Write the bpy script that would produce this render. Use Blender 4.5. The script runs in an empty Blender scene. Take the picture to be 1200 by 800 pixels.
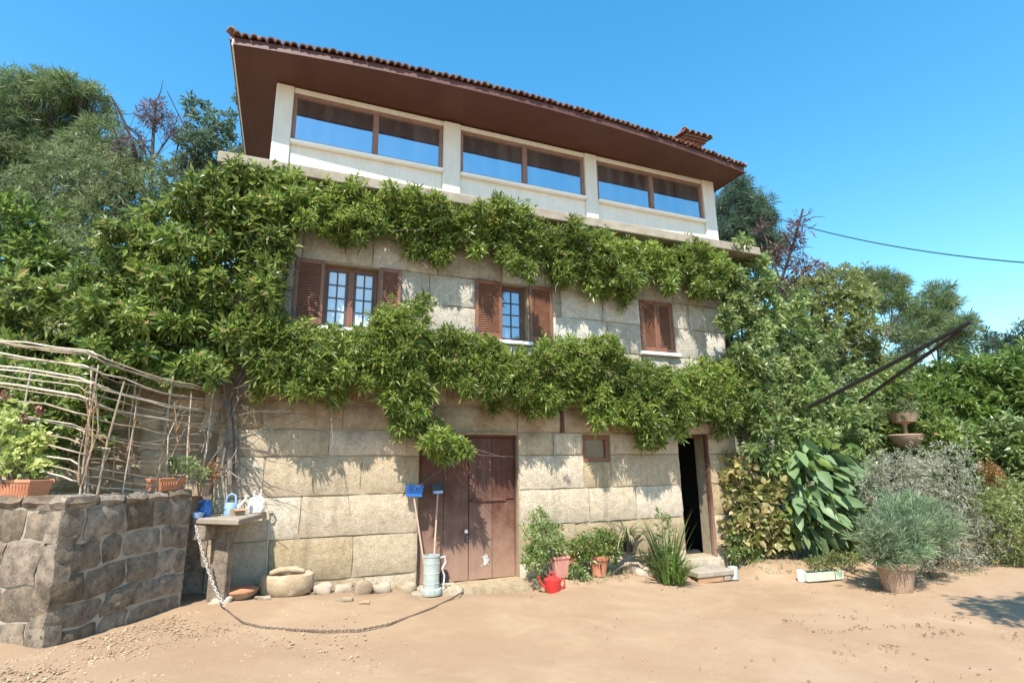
import bpy, bmesh, math, random
import numpy as np
from mathutils import Vector, Matrix

# ------------------------------------------------------------------ camera, sky, sun
S = bpy.context.scene
COL = S.collection
CAM_D, CAM_H, YAW, PITCH, ROLL, FOC = 8.2596, 1.6013, 0.3896, 0.2217, 0.0121, 640.0
O = np.array([0.0, -CAM_D, CAM_H])

def ray(px, py):
    u = (px - 600) / FOC; v = (400 - py) / FOC
    c, s = math.cos(ROLL), math.sin(ROLL); u, v = c*u + s*v, -s*u + c*v
    c, s = math.cos(PITCH), math.sin(PITCH); y = c - s*v; z = s + c*v
    c, s = math.cos(YAW), math.sin(YAW)
    return np.array([c*u + s*y, -s*u + c*y, z])

FWD = ray(600, 400); FWD /= np.linalg.norm(FWD)
RGT = ray(601, 400) - ray(600, 400); RGT /= np.linalg.norm(RGT)
UPV = np.cross(RGT, FWD)
cd = bpy.data.cameras.new('camera'); cam = bpy.data.objects.new('camera', cd); COL.objects.link(cam)
cam.matrix_world = Matrix(((RGT[0], UPV[0], -FWD[0], O[0]), (RGT[1], UPV[1], -FWD[1], O[1]),
                           (RGT[2], UPV[2], -FWD[2], O[2]), (0, 0, 0, 1)))
cd.sensor_width = 36; cd.lens = 36*FOC/1200; cd.clip_end = 3000; cd.clip_start = 0.05
S.camera = cam

SUN_DIR = Vector((0.36, 0.60, -1.0)).normalized()       # the way the light travels
w = bpy.data.worlds.new('World'); S.world = w; w.use_nodes = True
nt = w.node_tree; nt.nodes.clear()
sky = nt.nodes.new('ShaderNodeTexSky'); sky.sky_type = 'NISHITA'; sky.sun_disc = False
sky.sun_elevation = math.asin(-SUN_DIR.z); sky.sun_rotation = math.atan2(-SUN_DIR.x, -SUN_DIR.y)
sky.air_density = 1.25; sky.dust_density = 0.35; sky.ozone_density = 2.0; sky.altitude = 0
hs = nt.nodes.new('ShaderNodeHueSaturation'); hs.inputs['Saturation'].default_value = 1.36; hs.inputs['Hue'].default_value = 0.487
bg = nt.nodes.new('ShaderNodeBackground'); bg.inputs['Strength'].default_value = 0.126
out = nt.nodes.new('ShaderNodeOutputWorld')
nt.links.new(sky.outputs[0], hs.inputs['Color']); nt.links.new(hs.outputs[0], bg.inputs[0]); nt.links.new(bg.outputs[0], out.inputs[0])
sl = bpy.data.lights.new('sun', 'SUN'); sl.energy = 4.0; sl.angle = math.radians(0.5); sl.color = (1.0, 0.95, 0.86)
so = bpy.data.objects.new('sun', sl); COL.objects.link(so)
so.rotation_euler = SUN_DIR.to_track_quat('-Z', 'Y').to_euler(); so.location = (-6, -10, 20)
S.view_settings.view_transform = 'Standard'; S.view_settings.look = 'None'
S.view_settings.exposure = 1.25; S.view_settings.gamma = 1.0

# ------------------------------------------------------------------ surveying helpers (photo pixel -> point at a known distance)
def onY(px, py, Y=0.0): d = ray(px, py); return O + d*((Y - O[1])/d[1])
def onZ(px, py, Z=0.0): d = ray(px, py); return O + d*((Z - O[2])/d[2])
def at(px, py, t): d = ray(px, py); return O + d*(t/math.hypot(d[0], d[1]))
def scl(P): return float((np.asarray(P) - O) @ FWD)/FOC        # metres per pixel there
def sst(a, b, x): t = min(1, max(0, (x-a)/(b-a))); return t*t*(3-2*t)
def g0(x, y=0.0):
    z = 0.04 - 0.05*min(max(x, -3), 7)
    z += 0.20*sst(7.2, 7.9, x)*sst(-1.3, -0.6, y)
    z += 0.10*sst(3.4, 3.8, x)*sst(6.6, 6.2, x)*sst(-0.75, -0.35, y)
    z -= 0.10*sst(1.55, 1.85, x)*sst(3.95, 3.65, x)*sst(-1.1, -0.4, y)
    return z
def terr(x, y):
    z = g0(x, y)
    z += 0.42*max(0, y-2.0)*sst(-0.5, -3.5, x) + 0.22*max(0, y-9)*sst(-4, 2, x)
    z += 0.13*max(0, x-13)*sst(-14, -2, y)
    return min(z, 16 + 2*math.sin(x*.02+y*.03))
def onG(px, py, dz=0.0):
    z = 0
    for _ in range(40): q = onZ(px, py, z+dz); z = g0(q[0], q[1])
    return q

# ------------------------------------------------------------------ mesh helpers
class MB:
    def __init__(s): s.v = []; s.f = []
    def add(s, vs, fs):
        n = len(s.v); s.v += [tuple(map(float, p)) for p in vs]; s.f += [tuple(i+n for i in f) for f in fs]
    def box(s, x0, x1, y0, y1, z0, z1):
        s.add([(x0,y0,z0),(x1,y0,z0),(x1,y1,z0),(x0,y1,z0),(x0,y0,z1),(x1,y0,z1),(x1,y1,z1),(x0,y1,z1)],
              [(0,3,2,1),(4,5,6,7),(0,1,5,4),(1,2,6,5),(2,3,7,6),(3,0,4,7)])
    def prism(s, poly, z0, z1):
        n = len(poly)
        s.add([(p[0],p[1],z0) for p in poly]+[(p[0],p[1],z1) for p in poly],
              [tuple(range(n-1,-1,-1)), tuple(range(n,2*n))]+[(i,(i+1)%n,(i+1)%n+n,i+n) for i in range(n)])
    def tube(s, pts, rad, n=8, cap=True):
        pts = [np.array(p, float) for p in pts]; m = len(pts)
        if not hasattr(rad, '__len__'): rad = [rad]*m
        vs = []; up = np.array([0.3,0.2,1.0])
        for i, p in enumerate(pts):
            d = pts[min(i+1,m-1)] - pts[max(i-1,0)]; d /= (np.linalg.norm(d)+1e-9)
            a = np.cross(d, up)
            if np.linalg.norm(a) < .05: a = np.cross(d, [1,0,0])
            a /= np.linalg.norm(a); b = np.cross(d, a)
            for k in range(n):
                t = 2*math.pi*k/n; vs.append(p + (a*math.cos(t)+b*math.sin(t))*rad[i])
        fs = [(i*n+k, i*n+(k+1)%n, (i+1)*n+(k+1)%n, (i+1)*n+k) for i in range(m-1) for k in range(n)]
        if cap: fs += [tuple(range(n-1,-1,-1)), tuple((m-1)*n+k for k in range(n))]
        s.add(vs, fs)
    def lathe(s, prof, n=20, c=(0,0,0), sx=1.0, sy=1.0):
        vs = []; m = len(prof)
        for r, z in prof:
            for k in range(n):
                t = 2*math.pi*k/n; vs.append((c[0]+r*math.cos(t)*sx, c[1]+r*math.sin(t)*sy, c[2]+z))
        fs = [(i*n+k, i*n+(k+1)%n, (i+1)*n+(k+1)%n, (i+1)*n+k) for i in range(m-1) for k in range(n)]
        fs += [tuple(range(n-1,-1,-1)), tuple((m-1)*n+k for k in range(n))]
        s.add(vs, fs)
    def build(s, name, mat, parent=None, smooth=False, bevel=0.0, loc=None):
        me = bpy.data.meshes.new(name); me.from_pydata(s.v, [], s.f); me.update()
        bm = bmesh.new(); bm.from_mesh(me)
        if bevel:
            bmesh.ops.bevel(bm, geom=[e for e in bm.edges if len(e.link_faces) == 2 and e.calc_face_angle(0) > .5],
                            offset=bevel, segments=1, affect='EDGES', clamp_overlap=True)
        bmesh.ops.recalc_face_normals(bm, faces=bm.faces); bm.to_mesh(me); bm.free()
        return link(name, me, mat, parent, smooth, loc)

def link(name, me, mat, parent=None, smooth=False, loc=None):
    if mat is not None and not me.materials: me.materials.append(mat)
    if smooth:
        me.polygons.foreach_set('use_smooth', [True]*len(me.polygons))
        try: me.set_sharp_from_angle(angle=math.radians(40))
        except Exception: pass
    o = bpy.data.objects.new(name, me); COL.objects.link(o)
    if parent is not None: o.parent = parent
    if loc is not None: o.location = loc
    return o

def tag(o, label=None, cat=None, group=None, kind=None):
    if label: o['label'] = label
    if cat: o['category'] = cat
    if group: o['group'] = group
    if kind: o['kind'] = kind
    return o
def thing(name, label, cat, loc=(0,0,0), group=None, rz=0.0):
    o = bpy.data.objects.new(name, None); COL.objects.link(o)
    o.empty_display_size = .2; o.location = [float(v) for v in loc]; o.rotation_euler.z = rz
    return tag(o, label, cat, group)

# ------------------------------------------------------------------ materials
def newmat(name):
    m = bpy.data.materials.new(name); m.use_nodes = True; t = m.node_tree; t.nodes.clear()
    o = t.nodes.new('ShaderNodeOutputMaterial'); p = t.nodes.new('ShaderNodeBsdfPrincipled')
    t.links.new(p.outputs[0], o.inputs[0]); return m, t, p, o
def noise(t, vec, scale, detail=6, rough=.6, dist=0.0):
    n = t.nodes.new('ShaderNodeTexNoise'); n.inputs['Scale'].default_value = scale
    n.inputs['Detail'].default_value = detail; n.inputs['Roughness'].default_value = rough; n.inputs['Distortion'].default_value = dist
    t.links.new(vec, n.inputs['Vector']); return n.outputs['Fac']
def ramp(t, fac, stops):
    r = t.nodes.new('ShaderNodeValToRGB'); e = r.color_ramp.elements
    while len(e) < len(stops): e.new(.5)
    for el, (p, c) in zip(e, stops):
        el.position = p; el.color = (*c, 1) if hasattr(c, '__len__') else (c, c, c, 1)
    t.links.new(fac, r.inputs[0]); return r.outputs[0]
def mix(t, fac, a, b, mode='MIX'):
    n = t.nodes.new('ShaderNodeMix'); n.data_type = 'RGBA'; n.blend_type = mode
    for i, v in ((0, fac), (6, a), (7, b)):
        if hasattr(v, 'links') or isinstance(v, bpy.types.NodeSocket): t.links.new(v, n.inputs[i])
        elif i == 0: n.inputs[0].default_value = v
        else: n.inputs[i].default_value = (*v, 1)
    return n.outputs[2]
def bump(t, p, h, strength=.5, dist=.01):
    b = t.nodes.new('ShaderNodeBump'); b.inputs['Strength'].default_value = strength; b.inputs['Distance'].default_value = dist
    t.links.new(h, b.inputs['Height']); t.links.new(b.outputs[0], p.inputs['Normal']); return b
def geo(t): return t.nodes.new('ShaderNodeNewGeometry')
def maprange(t, v, a, b, c=0.0, d=1.0):
    n = t.nodes.new('ShaderNodeMapRange'); n.inputs[1].default_value = a; n.inputs[2].default_value = b
    n.inputs[3].default_value = c; n.inputs[4].default_value = d; t.links.new(v, n.inputs[0]); return n.outputs[0]

def rough_mat(name, ca, cb, scale=6, bscale=60, bstr=.4, rough=.9, speck=None, objrand=0.0, streak=None):
    m, t, p, o = newmat(name); pos = geo(t).outputs['Position']
    c = ramp(t, noise(t, pos, scale, 8, .65), [(.3, ca), (.7, cb)])
    fine = noise(t, pos, bscale, 5, .7)
    if speck: c = mix(t, ramp(t, fine, [(.56, 0.0), (.70, 1.0)]), c, speck)
    if streak:
        mp = t.nodes.new('ShaderNodeMapping'); mp.inputs['Scale'].default_value = (1, 1, .08); t.links.new(pos, mp.inputs[0])
        c = mix(t, ramp(t, noise(t, mp.outputs[0], 14, 5, .6), [(.45, 0.0), (.7, .7)]), c, streak)
    if objrand:
        oi = t.nodes.new('ShaderNodeObjectInfo')
        hv = t.nodes.new('ShaderNodeHueSaturation'); t.links.new(c, hv.inputs['Color'])
        t.links.new(maprange(t, oi.outputs['Random'], 0, 1, 1-objrand, 1+objrand), hv.inputs['Value'])
        t.links.new(maprange(t, oi.outputs['Random'], 0, 1, 1.15, .8), hv.inputs['Saturation']); c = hv.outputs[0]
    t.links.new(c, p.inputs['Base Color']); p.inputs['Roughness'].default_value = rough
    bump(t, p, fine, bstr, .012); return m

def granite():
    m, t, p, o = newmat('granite_block'); ge = geo(t); pos = ge.outputs['Position']
    sp = t.nodes.new('ShaderNodeSeparateXYZ'); t.links.new(pos, sp.inputs[0]); z = sp.outputs[2]
    big = noise(t, pos, 1.3, 7, .6); med = noise(t, pos, 9, 8, .7); fine = noise(t, pos, 75, 4, .7)
    warm = ramp(t, med, [(.25, (.44,.31,.18)), (.5, (.63,.495,.325)), (.78, (.74,.63,.47))])
    grey = ramp(t, med, [(.25, (.43,.385,.31)), (.55, (.69,.63,.53)), (.8, (.80,.75,.65))])
    zn = t.nodes.new('ShaderNodeMath'); zn.operation = 'MULTIPLY_ADD'; t.links.new(big, zn.inputs[0]); zn.inputs[1].default_value = 2.2; t.links.new(z, zn.inputs[2])
    c = mix(t, maprange(t, zn.outputs[0], 3.2, 4.4), warm, grey)
    # brown iron stain in the courses under the lower vine, dark green-grey at the foot
    st = t.nodes.new('ShaderNodeMath'); st.operation = 'MULTIPLY'
    a = maprange(t, zn.outputs[0], 3.05, 3.5); b = maprange(t, zn.outputs[0], 4.6, 4.1)
    t.links.new(a, st.inputs[0]); t.links.new(b, st.inputs[1])
    mm = t.nodes.new('ShaderNodeMath'); mm.operation = 'MULTIPLY'; t.links.new(st.outputs[0], mm.inputs[0]); t.links.new(ramp(t, noise(t, pos, 2.5, 6, .65), [(.4, 0.15), (.6, .85)]), mm.inputs[1])
    c = mix(t, mm.outputs[0], c, (.30,.16,.065))
    c = mix(t, ramp(t, noise(t, pos, 3.1, 8, .75), [(.52, 0.0), (.70, .5)]), c, (.23,.18,.115))
    mp = t.nodes.new('ShaderNodeMapping'); mp.inputs['Scale'].default_value = (1, 1, .10); t.links.new(pos, mp.inputs[0])
    c = mix(t, ramp(t, noise(t, mp.outputs[0], 4.5, 6, .65), [(.54, 0.0), (.72, .45)]), c, (.20,.165,.115))
    c = mix(t, ramp(t, fine, [(.50, 0.0), (.64, .75)]), c, (.27,.18,.10))
    c = mix(t, ramp(t, noise(t, pos, 160, 2, .5), [(.6, 0.0), (.72, .5)]), c, (.72,.62,.46))
    oi = t.nodes.new('ShaderNodeObjectInfo'); hv = t.nodes.new('ShaderNodeHueSaturation'); t.links.new(c, hv.inputs['Color'])
    t.links.new(maprange(t, oi.outputs['Random'], 0, 1, .76, 1.12), hv.inputs['Value'])
    t.links.new(maprange(t, oi.outputs['Random'], 0, 1, 1.15, .72), hv.inputs['Saturation'])
    t.links.new(hv.outputs[0], p.inputs['Base Color']); p.inputs['Roughness'].default_value = .92
    h = mix(t, .5, med, fine); bump(t, p, h, 1.0, .06); return m

def leaf_mat(name, cols, trans=.35, rough=.36, spec=.5):
    m, t, p, o = newmat(name); ge = geo(t)
    c = ramp(t, ge.outputs['Random Per Island'], [c if len(c) == 2 else (i/(len(cols)-1), c) for i, c in enumerate(cols)])
    big = noise(t, ge.outputs['Position'], .9, 3, .5)
    hv = t.nodes.new('ShaderNodeHueSaturation'); t.links.new(c, hv.inputs['Color']); t.links.new(maprange(t, big, .3, .7, .72, 1.3), hv.inputs['Value'])
    c = hv.outputs[0]
    t.links.new(c, p.inputs['Base Color']); p.inputs['Roughness'].default_value = rough
    p.inputs['Specular IOR Level'].default_value = spec
    tr = t.nodes.new('ShaderNodeBsdfTranslucent')
    hv2 = t.nodes.new('ShaderNodeHueSaturation'); hv2.inputs['Value'].default_value = 1.7; hv2.inputs['Hue'].default_value = .485; t.links.new(c, hv2.inputs['Color'])
    t.links.new(hv2.outputs[0], tr.inputs[0])
    mx = t.nodes.new('ShaderNodeMixShader'); mx.inputs[0].default_value = trans
    t.links.new(p.outputs[0], mx.inputs[1]); t.links.new(tr.outputs[0], mx.inputs[2]); t.links.new(mx.outputs[0], o.inputs[0])
    return m

def ground_mat():
    m, t, p, o = newmat('sandy_ground'); pos = geo(t).outputs['Position']
    big = noise(t, pos, .55, 7, .6, .4); med = noise(t, pos, 4, 8, .7); fine = noise(t, pos, 55, 6, .75)
    c = ramp(t, big, [(.3, (.275,.172,.098)), (.5, (.315,.206,.122)), (.7, (.36,.25,.157))])
    c = mix(t, ramp(t, med, [(.42, 0.0), (.72, .35)]), c, (.27,.16,.095))
    c = mix(t, ramp(t, fine, [(.55, 0.0), (.7, .55)]), c, (.23,.145,.09))
    c = mix(t, ramp(t, noise(t, pos, 120, 3, .6), [(.6, 0.0), (.72, .6)]), c, (.42,.32,.22))
    sw = t.nodes.new('ShaderNodeSeparateXYZ'); t.links.new(pos, sw.inputs[0])
    aw = t.nodes.new('ShaderNodeMath'); aw.operation = 'MULTIPLY_ADD'; t.links.new(noise(t, pos, 2.2, 6, .65), aw.inputs[0]); aw.inputs[1].default_value = 1.5; t.links.new(sw.outputs[1], aw.inputs[2])
    c = mix(t, maprange(t, aw.outputs[0], -.1, .6, 0, .6), c, (.20,.125,.075))
    c = mix(t, ramp(t, noise(t, pos, 1.6, 9, .72, .8), [(.52, 0.0), (.66, .3)]), c, (.43,.31,.19))
    # soil, moss and dry grass away from the yard
    sp = t.nodes.new('ShaderNodeSeparateXYZ'); t.links.new(pos, sp.inputs[0])
    f1 = maprange(t, sp.outputs[1], 1.2, 3.0); f2 = maprange(t, sp.outputs[0], 13, 16)
    mxx = t.nodes.new('ShaderNodeMath'); mxx.operation = 'MAXIMUM'; t.links.new(f1, mxx.inputs[0]); t.links.new(f2, mxx.inputs[1])
    c = mix(t, mxx.outputs[0], c, ramp(t, med, [(.35, (.06,.075,.03)), (.65, (.16,.13,.07))]))
    t.links.new(c, p.inputs['Base Color']); p.inputs['Roughness'].default_value = .95
    bump(t, p, mix(t, .5, med, fine), .55, .03); return m

def glass_mat(name, fac, tint=(.9,.95,1.0), dark=(.02,.02,.022)):
    m, t, p, o = newmat(name)
    pos = geo(t).outputs['Position']
    p.inputs['Base Color'].default_value = (*dark, 1); p.inputs['Roughness'].default_value = .25
    gl = t.nodes.new('ShaderNodeBsdfGlossy'); gl.inputs['Roughness'].default_value = .015; gl.inputs['Color'].default_value = (*tint, 1)
    b = t.nodes.new('ShaderNodeBump'); b.inputs['Strength'].default_value = .06; b.inputs['Distance'].default_value = .02
    t.links.new(noise(t, pos, 1.8, 2, .5), b.inputs['Height']); t.links.new(b.outputs[0], gl.inputs['Normal'])
    mx = t.nodes.new('ShaderNodeMixShader'); mx.inputs[0].default_value = fac
    t.links.new(p.outputs[0], mx.inputs[1]); t.links.new(gl.outputs[0], mx.inputs[2]); t.links.new(mx.outputs[0], o.inputs[0]); return m

M = {}
M['granite'] = granite()
M['mortar'] = rough_mat('mortar', (.24,.19,.12), (.40,.33,.23), 5, 80, .5)
M['cement'] = rough_mat('cement_render', (.66,.61,.53), (.75,.70,.62), 3, 90, .15, .85, streak=(.60,.57,.51))
M['slab'] = rough_mat('old_concrete', (.21,.175,.13), (.35,.30,.235), 4, 60, .5, .95, speck=(.18,.15,.11))
M['wall_stone'] = rough_mat('field_stone', (.075,.058,.043), (.30,.225,.155), 9, 38, 1.0, .95, speck=(.05,.042,.036), objrand=.38)
M['pointing'] = rough_mat('lime_pointing', (.26,.22,.165), (.40,.345,.27), 8, 70, .6)
M['rubble'] = rough_mat('rubble_stone', (.27,.20,.13), (.46,.36,.25), 6, 50, .8, .95, objrand=.3)
M['ground'] = ground_mat()
M['soil'] = rough_mat('dry_soil', (.20,.13,.075), (.36,.25,.15), 5, 40, .9)
M['darksoil'] = rough_mat('potting_soil', (.03,.022,.015), (.07,.05,.035), 30, 60, .8)
M['door'] = rough_mat('maroon_paint', (.060,.019,.011), (.105,.036,.020), 5, 90, .2, .75, streak=(.14,.058,.042), objrand=.12)
_m = M['door']; _t = _m.node_tree; _p = next(n for n in _t.nodes if n.type == 'BSDF_PRINCIPLED'); _l = _p.inputs['Base Color'].links[0].from_socket
_g = geo(_t).outputs['Position']; _s = _t.nodes.new('ShaderNodeSeparateXYZ'); _t.links.new(_g, _s.inputs[0])
_a = _t.nodes.new('ShaderNodeMath'); _a.operation = 'MULTIPLY_ADD'; _t.links.new(noise(_t, _g, 3.5, 7, .7), _a.inputs[0]); _a.inputs[1].default_value = -1.6; _t.links.new(_s.outputs[2], _a.inputs[2])
_t.links.new(mix(_t, maprange(_t, _a.outputs[0], .35, -.85, 0, .75), _l, (.36,.22,.15)), _p.inputs['Base Color'])   # dust splashed up on the foot of the door
M['shutter'] = rough_mat('red_brown_shutter_paint', (.15,.058,.030), (.22,.095,.052), 8, 90, .12, .5)
M['frame'] = rough_mat('brown_window_frame', (.20,.10,.07), (.29,.16,.12), 7, 90, .1, .5)
M['pane_frame'] = rough_mat('dark_casement_paint', (.05,.045,.06), (.09,.08,.095), 8, 90, .1, .5)
M['soffit'] = rough_mat('soffit_brown', (.075,.022,.013), (.105,.034,.021), 2, 60, .12, .55)
M['tile'] = rough_mat('clay_roof_tile', (.15,.070,.046), (.28,.14,.095), 9, 70, .4, .9, speck=(.14,.10,.07), objrand=.25)
M['brick'] = rough_mat('chimney_brick', (.20,.085,.055), (.30,.14,.095), 9, 70, .4, .9, objrand=.2)
M['sill'] = rough_mat('white_stone_sill', (.74,.72,.67), (.82,.80,.76), 6, 80, .15, .7)
M['attic_glass'] = glass_mat('attic_glass', .47, (.82,.92,1.0), (.016,.018,.024))
_t = M['attic_glass'].node_tree; _p = next(n for n in _t.nodes if n.type == 'BSDF_PRINCIPLED'); _mp = _t.nodes.new('ShaderNodeMapping'); _mp.inputs['Scale'].default_value = (1,1,.12); _t.links.new(geo(_t).outputs['Position'], _mp.inputs[0])
_t.links.new(ramp(_t, noise(_t, _mp.outputs[0], 5, 4, .6), [(.40, (.008,.009,.012)), (.72, (.10,.10,.105))]), _p.inputs['Base Color'])   # dim curtains behind the glass
M['low_glass'] = glass_mat('casement_glass', .30, (.8,.87,1.0), (.10,.13,.17))
M['curtain_glass'] = glass_mat('curtained_glass', .14, (.85,.9,1.0), (.55,.60,.66))
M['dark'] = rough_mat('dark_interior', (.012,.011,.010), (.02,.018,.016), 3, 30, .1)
M['terracotta'] = rough_mat('terracotta', (.42,.155,.075), (.55,.235,.125), 7, 70, .3, .85, speck=(.60,.36,.25))
M['terra_old'] = rough_mat('weathered_terracotta', (.25,.145,.09), (.40,.27,.19), 6, 60, .4, .9, speck=(.62,.50,.40))
M['pinkpot'] = rough_mat('pink_clay', (.40,.16,.12), (.50,.24,.19), 9, 70, .3)
M['redplastic'] = rough_mat('red_plastic', (.50,.022,.022), (.60,.045,.04), 5, 50, .05, .35, speck=(.36,.10,.07))
M['blueplastic'] = rough_mat('blue_plastic', (.015,.09,.30), (.025,.13,.40), 6, 50, .08, .4, speck=(.07,.13,.26))
M['bluelight'] = rough_mat('pale_blue_plastic', (.20,.32,.52), (.32,.45,.64), 6, 50, .08, .4)
M['tealplastic'] = rough_mat('dark_teal_plastic', (.012,.04,.06), (.02,.06,.09), 6, 50, .1, .45)
M['whitecloth'] = rough_mat('white_bag', (.60,.55,.50), (.76,.71,.67), 9, 40, .5, .8)
M['card'] = rough_mat('brown_cardboard', (.28,.18,.11), (.36,.24,.15), 8, 60, .3)
M['zinc'] = rough_mat('grey_zinc', (.27,.30,.27), (.39,.42,.38), 7, 60, .3, .6, streak=(.47,.49,.45))
M['stick'] = rough_mat('bleached_cane', (.27,.20,.135), (.50,.41,.31), 14, 60, .5, .9, objrand=.3)
M['trunk'] = rough_mat('grey_bark', (.13,.105,.085), (.28,.24,.20), 9, 50, 1.0, .95)
M['darktrunk'] = rough_mat('dark_bark', (.035,.028,.022), (.085,.065,.05), 9, 50, 1.0, .95)
M['wood'] = rough_mat('raw_wood', (.30,.16,.085), (.42,.25,.14), 6, 60, .4, .85)
M['broomstick'] = rough_mat('wooden_handle', (.42,.25,.17), (.55,.36,.26), 6, 60, .2, .7)
M['trough'] = rough_mat('carved_granite', (.30,.215,.125), (.50,.38,.25), 7, 55, .8, .95, speck=(.28,.20,.13))
M['rock'] = rough_mat('loose_rock', (.24,.175,.115), (.42,.335,.24), 6, 50, .8, .95, objrand=.28)
M['chain'] = rough_mat('rusty_chain', (.09,.06,.045), (.17,.12,.085), 20, 80, .5, .7)
M['palechain'] = rough_mat('pale_chain', (.38,.34,.29), (.52,.48,.42), 20, 80, .5, .6)
M['black'] = rough_mat('black_plastic', (.012,.012,.013), (.022,.022,.024), 6, 60, .1, .5)
M['pole'] = rough_mat('dark_pole', (.010,.009,.009), (.018,.016,.016), 10, 60, .4, .6)
M['white'] = rough_mat('white_paint', (.36,.34,.31), (.50,.47,.43), 12, 60, .4, .8)
M['greenwhite'] = rough_mat('pale_green_plastic', (.40,.50,.34), (.52,.58,.44), 6, 60, .1, .6, speck=(.36,.36,.28))
M['vine'] = leaf_mat('vine_leaf', [(0,(.028,.07,.015)), (.35,(.125,.195,.034)), (.7,(.225,.295,.06)), (.97,(.34,.385,.12)), (.985,(.32,.25,.10))], .45)
M['ivy'] = leaf_mat('shrub_leaf', [(0,(.028,.065,.015)), (.35,(.10,.16,.03)), (.7,(.18,.24,.052)), (.96,(.27,.31,.10)), (.98,(.30,.22,.09))], .42)
M['bright'] = leaf_mat('bright_leaf', [(.06,.11,.02), (.12,.19,.036), (.19,.26,.065)], .42)
M['fresh'] = leaf_mat('fresh_leaf', [(.06,.12,.03), (.13,.20,.05), (.22,.28,.095), (.36,.39,.20)], .35)
M['light'] = leaf_mat('light_leaf', [(.12,.15,.045), (.19,.22,.07), (.27,.30,.12)], .35)
M['pine'] = leaf_mat('pine_needles', [(.06,.12,.042), (.115,.175,.062), (.18,.225,.09), (.22,.23,.12)], .42, .55)
M['bluepine'] = leaf_mat('blue_pine_needles', [(.045,.085,.05), (.08,.13,.075), (.125,.17,.105)], .3, .55)
M['olive'] = leaf_mat('olive_leaf', [(.085,.125,.045), (.145,.185,.07), (.20,.23,.105)], .25, .55)
M['deadred'] = leaf_mat('dead_needles', [(.10,.045,.035), (.16,.075,.06), (.12,.085,.085), (.19,.10,.06)], .2, .7)
M['deadpurple'] = leaf_mat('dead_purple_needles', [(.10,.075,.085), (.15,.10,.11), (.16,.095,.09)], .2, .7)
M['yellow'] = leaf_mat('yellow_leaf', [(.09,.12,.03), (.24,.24,.07), (.38,.34,.15), (.42,.33,.18)], .35)
M['bigleaf'] = leaf_mat('blue_green_big_leaf', [(.085,.145,.055), (.125,.19,.078), (.17,.24,.11)], .2, .5)
M['lime'] = leaf_mat('lime_leaf', [(.20,.27,.06), (.36,.42,.14), (.52,.54,.26)], .4)
M['sage'] = leaf_mat('sage_leaf', [(.12,.18,.09), (.19,.25,.135), (.26,.32,.19)], .25, .6)
M['greyshrub'] = leaf_mat('grey_shrub_leaf', [(.17,.18,.12), (.25,.245,.18), (.32,.30,.24), (.20,.23,.12)], .25, .7)
M['spider'] = leaf_mat('pale_strap_leaf', [(.16,.19,.08), (.30,.30,.17), (.42,.40,.27)], .25)
M['aloe'] = leaf_mat('sword_leaf', [(.045,.10,.02), (.09,.16,.03), (.16,.22,.05)], .2)
M['orangeleaf'] = leaf_mat('orange_leaf', [(.22,.10,.03), (.34,.17,.06), (.20,.16,.05)], .3)
M['flower'] = leaf_mat('dusty_pink_petal', [(.22,.07,.06), (.32,.13,.11), (.42,.22,.17)], .3)
M['dryleaf'] = leaf_mat('dry_leaf', [(.12,.075,.04), (.22,.14,.07), (.30,.21,.11)], .1, .8)
M['pebble'] = leaf_mat('pebble', [(.24,.155,.09), (.32,.21,.125), (.40,.29,.18), (.28,.21,.15)], 0.0, .9)

# ------------------------------------------------------------------ foliage
def nrm(a): return a/(np.linalg.norm(a, axis=-1, keepdims=True)+1e-9)
def leaves(name, mat, b, d, L, W, parent=None, rng=None, fold=.25, droop=.12, wide=False, loc=(0,0,0), seg=.45):
    """leaf-shaped faces, one island per leaf: base b, direction d, length L, width W"""
    N = len(b); d = nrm(d); r = nrm(rng.normal(size=(N,3)) + np.array([0,0,.9])); s = nrm(np.cross(d, r)); n = np.cross(s, d)
    L = np.broadcast_to(L, (N,))[:,None]; W = np.broadcast_to(W, (N,))[:,None]
    dn = np.array([0,0,-1.0])*L*droop
    b = b - np.array(loc)
    if not wide:
        v = np.stack([b, b+d*L*seg+s*W*.5+n*W*fold, b+d*L+dn, b+d*L*seg-s*W*.5+n*W*fold], 1)
        F = np.array([[0,1,2],[0,2,3]])
    else:
        m = b+d*L*.5+dn*.25
        v = np.stack([b, b+d*L*.28+s*W*.46+n*W*fold*.8, b+d*L*.66+s*W*.38+n*W*fold*.6+dn*.4, b+d*L+dn,
                      b+d*L*.66-s*W*.38+n*W*fold*.6+dn*.4, b+d*L*.28-s*W*.46+n*W*fold*.8, m], 1)
        F = np.array([[0,1,6],[1,2,6],[2,3,6],[3,4,6],[4,5,6],[5,0,6]])
    k = v.shape[1]; tri = (F[None]+np.arange(N)[:,None,None]*k).reshape(-1).astype(np.int32)
    me = bpy.data.meshes.new(name); me.vertices.add(N*k); me.vertices.foreach_set('co', v.reshape(-1).astype(np.float32))
    me.loops.add(len(tri)); me.loops.foreach_set('vertex_index', tri)
    nf = len(tri)//3; me.polygons.add(nf)
    me.polygons.foreach_set('loop_start', np.arange(nf, dtype=np.int32)*3)
    me.polygons.foreach_set('use_smooth', np.full(nf, wide, dtype=bool)); me.update()
    me.validate()
    return link(name, me, mat, parent, False, loc if parent is None else None)

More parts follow.
